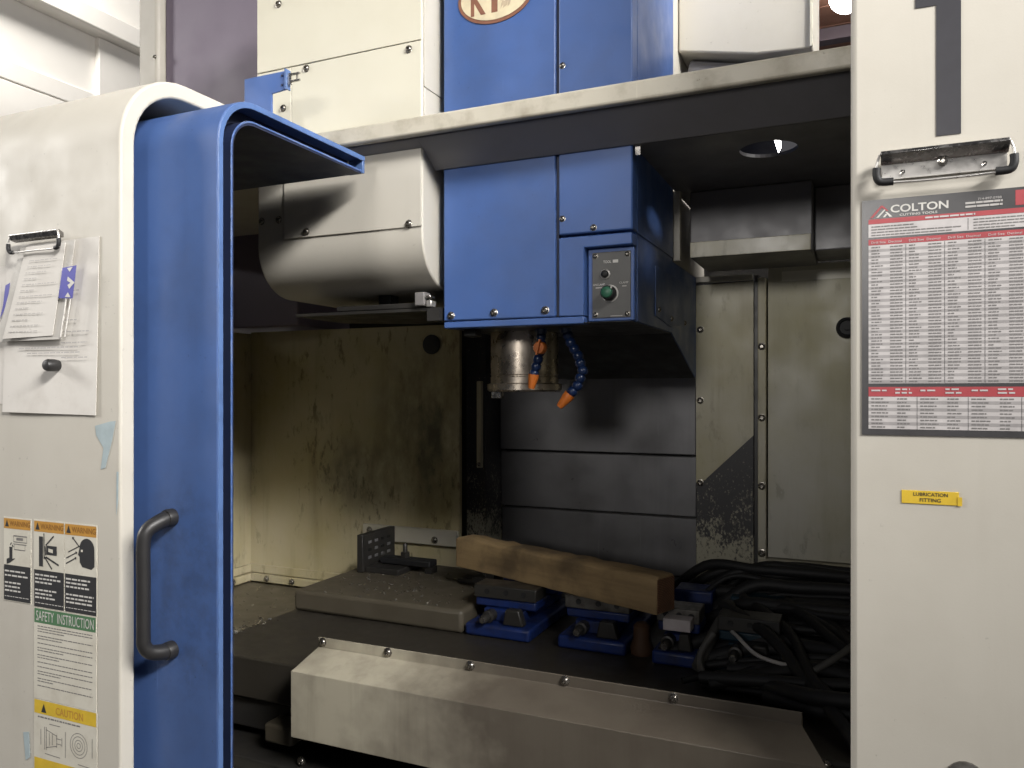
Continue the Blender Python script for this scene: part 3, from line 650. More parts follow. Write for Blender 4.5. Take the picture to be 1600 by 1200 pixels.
bolt(-0.045, 1.18, -0.53, TB, 0.011)
wc = tag(B().box(-1.777, -1.24, 1.00, 1.928, -0.93, -0.603).build('chip_tray', 'tan', None, 0.003), 'brownish oily sheet tray beside yellowed wall with silver chips along edge', 'tray')
fp = tag(B().box(-1.226, -0.775, 1.485, 1.86, -0.5198, -0.470).build('fixture_plate', 'tan', None, 0.009, 0, 3), 'flat brown fixture plate lying on dark table beside blue vises', 'plate')
# chips
def chips(name, n, fn, label):
    b = B()
    for i in range(n):
        x, y, z = fn(); s = random.uniform(0.0012, 0.0032); a = random.uniform(0, 6.28); t = random.uniform(-.6, .6)
        d = Vector((math.cos(a), math.sin(a), t)) * s * random.uniform(1, 2.2); e = Vector((-math.sin(a), math.cos(a), random.uniform(-.4, .9))) * s * .6
        p = Vector((x, y, z + 0.001))
        b.add([p - d - e, p + d - e, p + d + e + Vector((0, 0, .001)), p - d + e, p + Vector((0, 0, -s))], [(0, 1, 2, 3), (0, 1, 4), (1, 2, 4), (2, 3, 4), (3, 0, 4)])
    o = b.build(name, 'chip'); o['kind'] = 'stuff'; tag(o, label, 'chips')
chips('metal_chips', 170, lambda: (-1.225 + random.gauss(0, 0.010), random.choice([random.uniform(1.19, 1.40), random.uniform(1.2, 1.3)]), -0.519 + abs(random.gauss(0, 0.006))), 'small silver metal chips piled along edge of brown tray')
chips('metal_chips', 150, lambda: (random.uniform(-1.19, -0.80), random.uniform(1.49, 1.78), -0.470), 'few bright metal chips scattered over brown fixture plate')
chips('metal_chips', 110, lambda: (random.uniform(-1.74, -1.26), random.uniform(1.35, 1.90), -0.603), 'sparse bright metal chips scattered over brownish tray by wall')

# ------------------------------------------------------------------ angle plate, clamps
AP = thing('angle_plate', 'dark slotted angle plate standing upright on brown fixture plate', 'angle plate', (-1.2, 1.76, -0.470))
apv = B().box(-1.190, -1.172, 1.69, 1.845, -0.4695, -0.372)
apo = apv.build('upright', 'black', AP, 0.002)
for y in (1.715, 1.745, 1.775, 1.805):
    for z in (-0.395, -0.415, -0.435): B().box(-1.1719, -1.1705, y, y + 0.014, z - 0.003, z + 0.004).build('slot', 'steelp' if random.random() < .5 else 'socket', apo)
B().box(-1.1715, -1.07, 1.70, 1.835, -0.4695, -0.455).build('foot', 'black', AP, 0.002)
CL = thing('strap_clamp', 'black strap clamp with upright stud beside slotted angle plate', 'clamp', (-1.09, 1.78, -0.455))
B().box(-1.155, -1.005, 1.745, 1.785, -0.4535, -0.437).build('strap', 'rubber', CL, 0.003)
st = B().lathe((-1.09, 1.765, -0.437), [(0.006, 0), (0.006, 0.036), (0.0045, 0.038)], 'z', 14).build('stud', 'black', CL, 0, 40)
B().lathe((-1.09, 1.765, -0.4368), [(0.013, 0), (0.013, 0.013), (0.011, 0.0145)], 'z', 6).build('nut', 'black', CL)
B().box(-1.022, -1.003, 1.75, 1.78, -0.4695, -0.4538).build('step_block', 'black', CL)
C2 = thing('step_clamp', 'low dark step clamp on fixture plate under end of wooden beam', 'clamp', (-0.85, 1.75, -0.470))
B().prism([(-0.90, -0.4695), (-0.80, -0.4695), (-0.80, -0.437), (-0.825, -0.437), (-0.825, -0.450), (-0.86, -0.450), (-0.86, -0.459), (-0.90, -0.459)], 'y', 1.70, 1.75).build('block', 'black', C2, 0.002)
B().lathe((-0.835, 1.725, -0.450), [(0.006, 0), (0.006, 0.026)], 'z', 12).build('stud', 'black', C2)

# ------------------------------------------------------------------ vises
def vise(x, w, body, label, y=1.485, jawmat='jaw', pale=False):
    z0 = -0.5195
    V = thing('machine_vise', label, 'vise', (x, y + 0.12, z0), 'vises bolted in a row on the table')
    h = w / 2
    B().box(x - h, x + h, y, y + 0.28, z0, z0 + 0.026).build('base', body, V, 0.006, 0, 3)
    B().box(x - h * 0.62, x + h * 0.62, y + 0.035, y + 0.27, z0 + 0.0262, z0 + 0.052).build('bed', body, V, 0.003)
    B().box(x - h * 0.95, x + h * 0.95, y + 0.045, y + 0.12, z0 + 0.0525, z0 + 0.072).build('moving_jaw', body, V, 0.004)
    jp = B().box(x - h * 0.97, x + h * 0.97, y + 0.040, y + 0.10, z0 + 0.0725, z0 + 0.0995).build('jaw_plate', jawmat, V, 0.002)
    for k in (-0.55, 0.05, 0.6): B().lathe((x + h * k, y + 0.0397, z0 + 0.087), [(0.0058, 0.0005), (0.0058, -0.0008), (0.004, -0.0004)], 'y', 14).build('screw_hole', 'socket', jp)
    B().box(x - h * 0.95, x + h * 0.95, y + 0.19, y + 0.26, z0 + 0.0525, z0 + 0.0995).build('fixed_jaw', body, V, 0.004)
    sc = B().lathe((x - h * 0.35, y + 0.034, z0 + 0.040), [(0.013, 0.0), (0.013, -0.022), (0.009, -0.023), (0.009, -0.045), (0.007, -0.048)], 'y', 18).build('screw', 'black', V, 0, 40)
    B().lathe((x - h * 0.35, y - 0.0145, z0 + 0.040), [(0.0072, 0), (0.0066, -0.002)], 'y', 6).build('screw_end', 'steel', sc)
    B().prism([(x + h * 0.1, z0 + 0.0265), (x + h * .75, z0 + 0.0265), (x + h * .6, z0 + 0.06), (x + h * .2, z0 + 0.06)], 'y', y + 0.012, y + 0.034).build('nut_block', 'black', V, 0.003)
    if pale: B().box(x - h * .5, x + h * .72, y + 0.005, y + 0.039, z0 + 0.066, z0 + 0.088).build('key_block', 'pale', V, 0.001)
    return V
vise(-0.694, 0.150, 'vise', 'blue machine vise with black screw, next to brown fixture plate', jawmat='black')
vise(-0.487, 0.142, 'vise', 'blue machine vise with drilled grey jaw plate under wooden beam')
vise(-0.318, 0.085, 'vise', 'narrow blue vise with pale rectangular block near beam end', 1.470, pale=True)
vise(-0.185, 0.115, 'teal', 'dark teal vise half buried under black cables', 1.455, jawmat='black')
ru = tag(B().lathe((-0.392, 1.52, -0.5195), [(0.022, 0), (0.024, 0.012), (0.017, 0.03), (0.017, 0.055), (0.010, 0.062)], 'z', 10).build('rusty_jack', 'rust', None, 0, 40), 'small rusty screw jack standing between two blue vises', 'jack')

# ------------------------------------------------------------------ wooden beam resting on the vise jaws
wl, wa = Vector((-0.883, 1.660, 0)), Vector((-0.345, 1.446, 0))
ang = math.atan2(wa.y - wl.y, wa.x - wl.x); Lw = (wa - wl).length
wb = B(); nseg = 24; vs = []; fs = []
for i in range(nseg + 1):
    x = Lw * i / nseg; j = lambda: random.uniform(-0.0022, 0.0022)
    for (yy, zz) in ((0, 0), (0, 0.066), (0.006, 0.071), (0.054, 0.071), (0.060, 0.066), (0.060, 0.0)):
        vs.append((x, yy + j(), zz + (j() if zz else 0) - H))
for i in range(nseg):
    for k in range(6): fs.append((i * 6 + k, i * 6 + (k + 1) % 6, (i + 1) * 6 + (k + 1) % 6, (i + 1) * 6 + k))
fs.append(tuple(range(5, -1, -1))); fs.append(tuple(range(nseg * 6, nseg * 6 + 6)))
wo = wb.add(vs, fs).build('wooden_beam', 'wood', None, 0.002)
wo.location = (wl.x, wl.y, -0.4196 + H); wo.rotation_euler = (0, 0, ang)
tag(wo, 'rough square wooden beam lying across the vises', 'wooden beam')
we = B().prism([(0.003, 0.003), (0.057, 0.003), (0.057, 0.066), (0.003, 0.066)], 'x', Lw, Lw + 0.0015)
we.v = [(x, y, z - H) for x, y, z in we.v]
we_o = we.build('end_grain', 'woodend', None); we_o.parent = wo; we_o['label'] = 'reddish stained end grain of beam'

# ------------------------------------------------------------------ cables heaped on the table
def cable(pts, r, mat, label, group='black cables heaped on the table'):
    tag(B().tube(pts, r, 9, 7).build('cable', mat, None, 0, 70), label, 'cable', group)
rnd = random.Random(11)
LBL = 'thick black cable in the tangled heap beside the vises'
sm = lambda a: max(0.0, min(1.0, a)) ** 2 * (3 - 2 * max(0.0, min(1.0, a)))
for i in range(58):
    yb = 1.36 + 0.50 * (i / 57) + rnd.uniform(-.03, .03)
    f = (yb - 1.36) / 0.5
    top = -0.475 + 0.095 * sm(f * 1.15)
    lay = 1 - (i * 0.618 % 1) ** 1.6
    r = rnd.choice([0.0055, 0.007, 0.009, 0.011, 0.013])
    xs = -0.20 - 0.20 * f + rnd.uniform(-.04, .07)
    am, ph, fr_ = rnd.uniform(.015, .06), rnd.uniform(0, 6.3), rnd.uniform(1.2, 2.6)
    sk = rnd.uniform(-.16, .10); pts = []
    for k in range(9):
        u = k / 8; x = xs + (0.46 - xs) * u
        env = sm((x - xs) / 0.16 + 0.25 * lay)
        z = -0.515 + r + (top + 0.515 - r) * lay * env * (1 - 0.25 * sm((x - 0.05) / 0.4)) + rnd.uniform(-.006, .006)
        y = min(1.90, max(1.30, yb + sk * u + am * math.sin(ph + fr_ * u * 3.1)))
        pts.append((x, y, max(z, -0.5195 + r)))
    if i % 9 == 4: pts[0] = (pts[0][0] - .03, pts[0][1] - .06, -0.505)
    cable(pts, r, 'rubber', LBL if r > 0.008 else 'thin black cable in the tangled heap beside the vises')
for i in range(5):
    x = rnd.uniform(-0.09, 0.08); r = rnd.choice([0.007, 0.009, 0.011]); q = lambda a: a + rnd.uniform(-.05, .05)
    d = rnd.uniform(0.10, 0.28)
    cable([(x - 0.16, q(1.62), -0.42), (x - 0.06, q(1.50), -0.44), (x, q(1.38), -0.475), (x + d * .5, 1.26, -0.500), (x + d * .8, 1.175, -0.53), (x + d, 1.165, -0.60), (x + d + .01, 1.16, -0.70)], r, 'rubber', 'black cable hanging over the table front beside the splash guard')
cable([(-0.242, 1.56, -0.452), (-0.205, 1.48, -0.448), (-0.165, 1.43, -0.462), (-0.125, 1.41, -0.466), (-0.10, 1.42, -0.47)], 0.0035, 'paleink', 'thin pale grey wire looping in front of cable heap', None)
cable([(-0.24, 1.45, -0.44), (-0.262, 1.43, -0.48), (-0.24, 1.40, -0.508), (-0.17, 1.375, -0.508), (-0.10, 1.385, -0.485), (-0.04, 1.41, -0.45), (-0.01, 1.44, -0.432)], 0.006, 'hosegrey', 'grey corrugated hose curling round the teal vise', None)
cable([(-0.235, 1.62, -0.43), (-0.255, 1.50, -0.47), (-0.268, 1.44, -0.505)], 0.011, 'hosegrey', 'short grey sleeve hanging beside narrow blue vise', None)

# ------------------------------------------------------------------ things on the left panel (plane y = 0.83)
YL = 0.8295
def sheet(name, pts, y, mat, parent=None, wav=0.0, nx_=8, nz_=10, th=0.0006):
    """a slightly wavy rectangular sheet with thickness; pts = four corners (x,z): TL, TR, BR, BL"""
    b = B(); vs = []; fs = []; tl, tr, brr, bl = [Vector(p) for p in pts]; ph = random.uniform(0, 6)
    for s in (0, 1):
        for j in range(nz_ + 1):
            for i in range(nx_ + 1):
                u, v = i / nx_, j / nz_
                p = tl.lerp(tr, u).lerp(bl.lerp(brr, u), v)
                w = wav * (math.sin(u * 5 + ph) * 0.5 + 0.5) * (0.2 + v) + wav * 0.6 * (v ** 3)
                vs.append((p.x, y - w - s * th, p.y))
    n1 = (nx_ + 1) * (nz_ + 1)
    for j in range(nz_):
        for i in range(nx_):
            a = j * (nx_ + 1) + i; q = (a, a + 1, a + nx_ + 2, a + nx_ + 1)
            fs.append(q); fs.append(tuple(k + n1 for k in reversed(q)))
    ed = [i for i in range(nx_ + 1)] + [(j + 1) * (nx_ + 1) + nx_ for j in range(nz_)] + [nz_ * (nx_ + 1) + i for i in range(nx_ - 1, -1, -1)] + [j * (nx_ + 1) for j in range(nz_ - 1, 0, -1)]
    for k in range(len(ed)): a, c = ed[k], ed[(k + 1) % len(ed)]; fs.append((a, c, c + n1, a + n1))
    return b.add(vs, fs).build(name, mat, parent, 0, 50)
pp = thing('paper_sheet', 'grubby white sheet of paper with magnet hanging behind plastic sleeve', 'paper', (-1.16, YL, -0.035))
sheet('sheet', [(-1.268, 0.236), (-1.052, 0.236), (-1.058, -0.036), (-1.274, -0.033)], YL - 0.0005, 'paper', pp, 0.002)
pr = B(); random.seed(3)
for z in (0.155, 0.11, 0.092, 0.075, 0.06, 0.052): pr.dashes(-1.13, -1.066, z, 0.0016, YL - 0.0062, random.uniform(.5, .95))
pr.dashes(-1.23, -1.075, 0.068, 0.002, YL - 0.0062, 0.9)
pr.dashes(-1.21, -1.10, 0.060, 0.0016, YL - 0.0062, 0.7)
pr.build('print', 'paleink', pp)
p2 = thing('plastic_sleeve', 'milky plastic sleeve holding a printed sheet under metal clip', 'document sleeve', (-1.19, YL - 0.008, 0.08))
sheet('sleeve', [(-1.222, 0.232), (-1.096, 0.232), (-1.124, 0.081), (-1.282, 0.081)], YL - 0.0075, 'sleeve', p2, 0.002)
sheet('inner_page', [(-1.203, 0.229), (-1.112, 0.229), (-1.140, 0.087), (-1.258, 0.085)], YL - 0.0115, 'paper', p2, 0.0012)
pr = B()
for i in range(13):
    z = 0.205 - i * 0.0092; pr.dashes(-1.192 - i * .0042, -1.118 - i * .002, z, 0.0012, YL - 0.0150, random.uniform(.35, .95), 0.003, 0.012)
pr.build('print', 'paleink', p2)
for dx in (0, 0.010): B().tube([(-1.107 + dx, YL - 0.0135, 0.150), (-1.122 + dx, YL - 0.0135, 0.084)], 0.0010, 6, 2).build('sleeve_fold', 'whiteink', p2)
vl = B().poly([(-1.116, 0.190), (-1.084, 0.192), (-1.093, 0.142), (-1.125, 0.144)], YL - 0.0145).build('violet_label', 'violet', p2)
B().poly([(-1.103, 0.176), (-1.088, 0.166), (-1.100, 0.157), (-1.104, 0.163), (-1.097, 0.166), (-1.105, 0.170)], YL - 0.0149).poly([(-1.105, 0.189), (-1.092, 0.190), (-1.099, 0.183)], YL - 0.0149).poly([(-1.110, 0.145), (-1.097, 0.144), (-1.103, 0.152)], YL - 0.0149).build('label_print', 'whiteink', p2)
p3 = thing('document_sleeve', 'partly hidden white sleeve edge with violet arrow mark behind paper', 'document sleeve', (-1.3, YL, 0.0))
sheet('sleeve', [(-1.40, 0.205), (-1.262, 0.205), (-1.270, -0.02), (-1.40, -0.02)], YL - 0.0001, 'paper', p3, 0.0, 2, 2, 0.0003)
B().poly([(-1.262, 0.172), (-1.250, 0.176), (-1.258, 0.140), (-1.276, 0.118), (-1.268, 0.140)], YL - 0.0068).build('violet_print', 'violet', p3)
B().quad(-1.282, -1.279, 0.115, 0.18, YL - 0.0068).build('violet_print', 'violet', p3)
mg = tag(B().lathe((-1.143, YL - 0.006, 0.041), [(0.0085, 0.004), (0.0095, -0.002), (0.0095, -0.013), (0.0075, -0.017), (0.002, -0.018)], 'y', 20).build('magnet', 'handle', None, 0, 40), 'small black round magnet holding grubby paper sheet', 'magnet')
def clip(x0, x1, z0, z1, y, label, big):
    c = thing('spring_clip', label, 'clip', ((x0 + x1) / 2, y, z0))
    w = z1 - z0
    if big: B().prism([(y - 0.001, z0 + w * .12), (y - 0.004, z0 + w * .10), (y - 0.006, z0 + w * 0.62), (y - 0.016, z1 - 0.002), (y - 0.014, z1), (y - 0.001, z0 + w * .75)], 'x', x0 + 0.005, x1 - 0.005).build('clip_plate', 'chrome', c, 0.0008)
    if big: B().prism([(y - 0.0065, z0 + w * .60), (y - 0.019, z1 - 0.004), (y - 0.018, z1), (y - 0.0055, z0 + w * .68)], 'x', x0 + 0.004, x1 - 0.004).build('clip_lip', 'darkchrome', c, 0.0006)
    B().tube([(x0 + 0.003, y - 0.013, z1 - 0.002), (x1 - 0.003, y - 0.013, z1 - 0.002)], 0.0022 if big else 0.0018, 10, 2).build('clip_roll', 'chrome', c, 0, 60)
    if not big: B().prism([(y - 0.002, z1 - 0.012), (y - 0.012, z1 - 0.010), (y - 0.0145, z1 - 0.002), (y - 0.010, z1), (y - 0.002, z1 - 0.004)], 'x', x0 + 0.003, x1 - 0.003).build('clip_bar', 'darkchrome', c, 0.001)
    rr = 0.0015
    B().tube([(x0 + 0.003, y - 0.012, z1 - 0.003), (x0, y - 0.013, z1 - w * .4), (x0, y - 0.013, z0 + w * .22), (x0 + 0.006, y - 0.012, z0), ((x0 + x1) / 2, y - 0.011, z0 - (0.002 if big else 0)),
              (x1 - 0.006, y - 0.012, z0), (x1, y - 0.013, z0 + w * .22), (x1, y - 0.013, z1 - w * .4), (x1 - 0.003, y - 0.012, z1 - 0.003)], rr, 8, 6).build('clip_wire', 'chrome', c, 0, 60)
    for sx, d in ((x0, 1), (x1, -1)):
        B().tube([(sx, y - 0.013, z0 + w * .48), (sx, y - 0.013, z0 + w * .2), (sx + d * 0.004, y - 0.0125, z0 + 0.0005), (sx + d * (0.017 if big else 0.010), y - 0.012, z0)], 0.0045 if big else 0.0032, 10, 5).build('rubber_foot', 'rubber', c, 0, 60)
    if big:
        B().lathe(((x0 + x1) / 2, y - 0.0068, z0 + w * .55), [(0.0055, 0.002), (0.0055, -0.002), (0.0035, -0.0035), (0.002, -0.001)], 'y', 18).build('clip_rivet', 'steel', c, 0, 40)
        for k in (-.6, .6): B().lathe(((x0 + x1) / 2 + k * (x1 - x0) / 2, y - 0.0055, z0 + w * .33), [(0.0026, 0.001), (0.0026, -0.0012), (0.0012, -0.0006)], 'y', 14).build('clip_rivet', 'steel', c, 0, 40)
clip(-1.236, -1.118, 0.221, 0.250, YL - 0.006, 'small metal spring clip gripping plastic sleeve and paper', False)

def warn(x0, x1, z0, z1, label, kind):
    w = thing('warning_sticker', label, 'sticker', ((x0 + x1) / 2, YL, z0), 'warning stickers on the cream panel')
    y = YL; hz = z1 - z0; wd = x1 - x0
    B().box(x0, x1, y - 0.0004, y + 0.0003, z0, z1).build('backing', 'sticker', w)
    zt = z1 - hz * 0.135
    B().quad(x0 + .001, x1 - .001, zt, z1 - .002, y - 0.0006).build('title_band', 'orange', w)
    B().poly([(x0 + wd * .06, zt + .003), (x0 + wd * .2, zt + .003), (x0 + wd * .13, z1 - .004)], y - 0.0008).build('alert_triangle', 'ink', w)
    text('WARNING', x0 + wd * .23, x1 - wd * .03, zt + .0045, z1 - .0055, y - 0.0008, 'orangeink', w)
    zb = z0 + hz * 0.43
    B().quad(x0 + .001, x1 - .001, z0 + .001, zb, y - 0.0006).build('text_panel', 'ink', w)
    t = B()
    for r_ in (0.90, 0.80, 0.70, 0.50, 0.40, 0.30) if kind != 0 else (0.86, 0.74, 0.54, 0.43, 0.32):
        t.dashes(x0 + wd * .05, x1 - wd * .06, z0 + (zb - z0) * r_ - .003, 0.0026, y - 0.0008, random.uniform(.6, .95), 0.005, 0.013)
    t.dashes(x0 + wd * .05, x1 - wd * .05, z0 + .007, 0.0011, y - 0.0008, 1, 0.003, 0.008)
    t.build('print', 'whiteink', w)
    p = B(); yy = y - 0.0008
    X = lambda u: x0 + wd * u
    Z = lambda v: zb + (zt - zb) * v
    def bar(a, b, th):
        d = Vector((X(b[0]) - X(a[0]), Z(b[1]) - Z(a[1]))); nn = Vector((-d.y, d.x)).normalized() * th
        p.poly([(X(a[0]) + nn.x, Z(a[1]) + nn.y), (X(a[0]) - nn.x, Z(a[1]) - nn.y), (X(b[0]) - nn.x, Z(b[1]) - nn.y), (X(b[0]) + nn.x, Z(b[1]) + nn.y)], yy)
    def arrow(a, b, th=0.0009, hd_=0.0035):
        bar(a, b, th); A_, B_ = Vector((X(a[0]), Z(a[1]))), Vector((X(b[0]), Z(b[1]))); d = (B_ - A_).normalized(); nn = Vector((-d.y, d.x))
        p.poly([tuple(B_ + d * hd_), tuple(B_ + nn * hd_ * .8), tuple(B_ - nn * hd_ * .8)], yy - 0.00005)
    if kind == 0:
        p.poly([(X(.24), Z(.06)), (X(.12), Z(.02)), (X(.12), Z(.16)), (X(.22), Z(.20)), (X(.22), Z(.5)), (X(.33), Z(.5)), (X(.33), Z(.18)), (X(.44), Z(.2))], yy)
        bar((.25, .55), (.30, .62), .001); bar((.33, .56), (.36, .50), .001)
        o = B()
        for (a, b_, c_, d_) in ((.38, .86, .80, .83), (.38, .86, .64, .66), (.36, .84, .58, .60), (.40, .80, .43, .45)): o.quad(X(a), X(b_), Z(c_), Z(d_), yy)
        o.quad(X(.37), X(.38), Z(.64), Z(.83), yy).quad(X(.85), X(.86), Z(.64), Z(.83), yy).quad(X(.40), X(.41), Z(.44), Z(.6), yy).quad(X(.79), X(.80), Z(.44), Z(.6), yy)
        o.quad(X(.48), X(.72), Z(.70), Z(.77), yy).build('outline', 'greyink', w)
    elif kind == 1:
        p.poly([(X(.18), Z(.10)), (X(.31), Z(.10)), (X(.31), Z(.88)), (X(.18), Z(.88))], yy)
        bar((.34, .97), (.35, .30), .0009); bar((.40, .66), (.66, .92), .0012); bar((.36, .36), (.60, .06), .0012); bar((.40, .36), (.82, .18), .0014); bar((.38, .64), (.40, .40), .0012)
        p.poly([(X(.42), Z(.42)), (X(.76), Z(.42)), (X(.76), Z(.66)), (X(.42), Z(.66))], yy)
        B().poly([(X(.49), Z(.50)), (X(.64), Z(.48)), (X(.64), Z(.57)), (X(.49), Z(.59))], yy - 0.0002).build('highlight', 'sticker', w)
    else:
        hd2 = arc(X(.70), Z(.68), wd * .23, 180, 0, 10)
        p.poly([(X(.47), Z(.68)), (X(.43), Z(.52)), (X(.48), Z(.47)), (X(.48), Z(.34)), (X(.56), Z(.22)), (X(.84), Z(.18)), (X(.93), Z(.26)), (X(.93), Z(.68))] + hd2[::-1][1:-1], yy)
        arrow((.47, .72), (.28, .92)); bar((.12, .56), (.47, .74), .0008); arrow((.06, .40), (.36, .56)); arrow((.05, .26), (.34, .42))
        B().poly([(X(.52), Z(.60)), (X(.58), Z(.60)), (X(.58), Z(.66)), (X(.52), Z(.66))], yy - 0.0002).build('eye', 'sticker', w)
    p.build('pictogram', 'ink', w)
random.seed(5)
warn(-1.276, -1.209, -0.340, -0.204, 'narrow orange warning sticker showing a hand and dashed tool outline', 0)
warn(-1.202, -1.1305, -0.343, -0.2035, 'orange warning sticker with crushed hand pictogram above black text', 1)
warn(-1.1300, -1.058, -0.343, -0.2035, 'orange warning sticker with arrows hitting a black head', 2)
sf = thing('safety_sticker', 'white safety instruction sticker with green title band', 'sticker', (-1.13, YL, -0.487))
B().box(-1.202, -1.059, YL - 0.0004, YL + 0.0003, -0.488, -0.3435).build('backing', 'sticker', sf)
B().quad(-1.2005, -1.0605, -0.367, -0.3445, YL - 0.0006).build('title_band', 'green', sf)
text('SAFETY  INSTRUCTION', -1.196, -1.0645, -0.3635, -0.348, YL - 0.0008, 'whiteink', sf, bold=0.0)
t = B(); z = -0.373
for k, nl in enumerate((3, 2, 1, 2, 2, 1, 1, 2, 2, 1)):
    for q in range(nl):
        t.dashes(-1.193, -1.066, z, 0.0014, YL - 0.0006, 0.98 if q < nl - 1 or nl == 1 else random.uniform(.2, .7), 0.003, 0.010, 0.0012); z -= 0.0041
    z -= 0.0032
t.build('print', 'greyink', sf)
ca = thing('caution_sticker', 'yellow and white caution sticker with grey tool holder drawing', 'sticker', (-1.13, YL, -0.62))
B().box(-1.202, -1.058, YL - 0.0004, YL + 0.0003, -0.66, -0.4885).build('backing', 'sticker', ca)
for q in ((-0.511, -0.4895), (-0.64, -0.5815)): B().quad(-1.2005, -1.0595, *q, YL - 0.0006).build('title_band', 'yellow', ca)
B().poly([(-1.184, -0.508), (-1.172, -0.508), (-1.178, -0.494)], YL - 0.0008).build('alert_triangle', 'ink', ca)
text('CAUTION', -1.150, -1.088, -0.507, -0.495, YL - 0.0008, 'orange', ca)
d = B(); y = YL - 0.0007
d.dashes(-1.192, -1.096, -0.517, 0.0022, y, 1, 0.003, 0.011)
def ln(a, b_, th=0.0005):
    dd = Vector((b_[0] - a[0], b_[1] - a[1])); nn = Vector((-dd.y, dd.x)).normalized() * th
    d.poly([(a[0] + nn.x, a[1] + nn.y), (a[0] - nn.x, a[1] - nn.y), (b_[0] - nn.x, b_[1] - nn.y), (b_[0] + nn.x, b_[1] + nn.y)], y)
for a, b_ in (((-1.176, -0.53), (-1.176, -0.566)), ((-1.172, -0.53), (-1.172, -0.566)), ((-1.172, -0.534), (-1.148, -0.540)), ((-1.172, -0.562), (-1.148, -0.556)), ((-1.148, -0.538), (-1.148, -0.558)),
              ((-1.148, -0.544), (-1.136, -0.544)), ((-1.148, -0.552), (-1.136, -0.552)), ((-1.136, -0.541), (-1.136, -0.555)), ((-1.165, -0.524), (-1.140, -0.524)), ((-1.128, -0.53), (-1.128, -0.57)),
              ((-1.185, -0.535), (-1.185, -0.56)), ((-1.165, -0.538), (-1.165, -0.558)), ((-1.158, -0.538), (-1.158, -0.556)), ((-1.175, -0.572), (-1.14, -0.573)), ((-1.1, -0.575), (-1.07, -0.576)), ((-1.068, -0.53), (-1.068, -0.56))): ln(a, b_)
for r_ in (0.019, 0.014, 0.0085, 0.004):
    q = [(-1.098 + r_ * math.cos(i * math.pi / 12), -0.546 + r_ * math.sin(i * math.pi / 12)) for i in range(25)]
    for i in range(24): ln(q[i], q[i + 1], 0.0004)
d.build('drawing', 'greyink', ca)
def scrap(pts, label):
    tag(B().add([(x, YL, z) for x, z in pts] + [(x, YL - 0.0003, z) for x, z in pts], [tuple(range(len(pts))), tuple(range(2 * len(pts) - 1, len(pts) - 1, -1))] + [(i, (i + 1) % len(pts), (i + 1) % len(pts) + len(pts), i + len(pts)) for i in range(len(pts))]).build('tape_scrap', 'tape'), label, 'tape')
scrap([(-1.062, -0.052), (-1.030, -0.045), (-1.018, -0.044), (-1.026, -0.075), (-1.040, -0.115), (-1.050, -0.118), (-1.044, -0.085), (-1.060, -0.066)], 'torn pale blue tape scrap below grubby paper sheet')
scrap([(-1.016, -0.12), (-1.012, -0.12), (-1.013, -0.165), (-1.0165, -0.185), (-1.0165, -0.16)], 'thin sliver of pale blue tape at edge of cream panel')
scrap([(-1.228, -0.548), (-1.214, -0.545), (-1.211, -0.585), (-1.222, -0.592)], 'smudged pale blue tape patch beside caution sticker')

# ------------------------------------------------------------------ things on the right panel (plane y = 1.0)
YR = 0.9995
tag(B().prism([(0.081, 0.2885), (0.1055, 0.2885), (0.1055, 0.52), (0.081, 0.52), (0.060, 0.470), (0.060, 0.437), (0.070, 0.4365), (0.081, 0.4365)], 'y', YR - 0.0004, YR + 0.0003).build('number_decal', 'decal'), 'big black number one decal above metal clip', 'number decal')
clip(0.020, 0.154, 0.2395, 0.2735, YR, 'large metal spring clip with black rubber feet above tool chart', True)
po = thing('wall_chart', 'charcoal and red drill size chart under large metal clip', 'chart', (0.113, YR, -0.05))
B().box(0.0045, 0.221, YR - 0.0010, YR + 0.0003, -0.0500, 0.2225).build('backing', 'charcoal', po)
y1_, y2_ = YR - 0.0012, YR - 0.0014
px0, px1 = 0.0115, 0.2145
for q in ((px0, px1, 0.1945, 0.2000), (px0, px1, 0.1700, 0.1765), (px0, px1, -0.0055, 0.0055), (0.157, px1, 0.203, 0.2195)): B().quad(*q, y1_).build('red_band', 'red', po)
for q in ((0.1790, 0.1942), (0.0095, 0.1697), (-0.0430, -0.0058)): B().quad(px0, px1, *q, y1_).build('table_field', 'chart', po)
random.seed(9)
bands = B(); tx = B(); vl_ = B()
rows = 44; zt, zb = 0.1690, 0.0100; rh = (zt - zb) / rows
colw = (px1 - px0) / 5.2
for i in range(rows):
    z = zt - (i + 1) * rh
    if i % 2: bands.quad(px0, px1, z, z + rh * .92, y1_ - 0.00006)
    for c in range(6):
        xa = px0 + c * colw
        if xa + colw * .9 > px1: break
        tx.dashes(xa + .003, xa + colw * .42, z + rh * .3, rh * .4, y2_, random.uniform(.35, .9), 0.002, 0.006, 0.0008)
        tx.dashes(xa + colw * .58, xa + colw * .9, z + rh * .3, rh * .4, y2_, 0.95, 0.003, 0.006, 0.0006)
rows2 = 9; rh2 = 0.0365 / rows2
for i in range(rows2):
    z = -0.0062 - (i + 1) * rh2
    if i % 2: bands.quad(px0, px1, z, z + rh2 * .92, y1_ - 0.00006)
    for c in range(4):
        xa = px0 + c * 0.0505
        tx.dashes(xa + .003, xa + .022, z + rh2 * .3, rh2 * .38, y2_, random.uniform(.5, .95), 0.002, 0.006, 0.0008)
        tx.dashes(xa + .030, xa + .044, z + rh2 * .3, rh2 * .38, y2_, random.uniform(.5, .95), 0.002, 0.005, 0.0008)
for i in range(4):
    z = 0.1905 - i * 0.0033
    tx.dashes(px0 + .003, px0 + .098, z, 0.0013, y2_, (.45, .5, .95, .85)[i], 0.002, 0.008, 0.0008)
    tx.dashes(px0 + .106, px1 - .002, z, 0.0013, y2_, (.9, .97, .7, .4)[i], 0.002, 0.008, 0.0008)
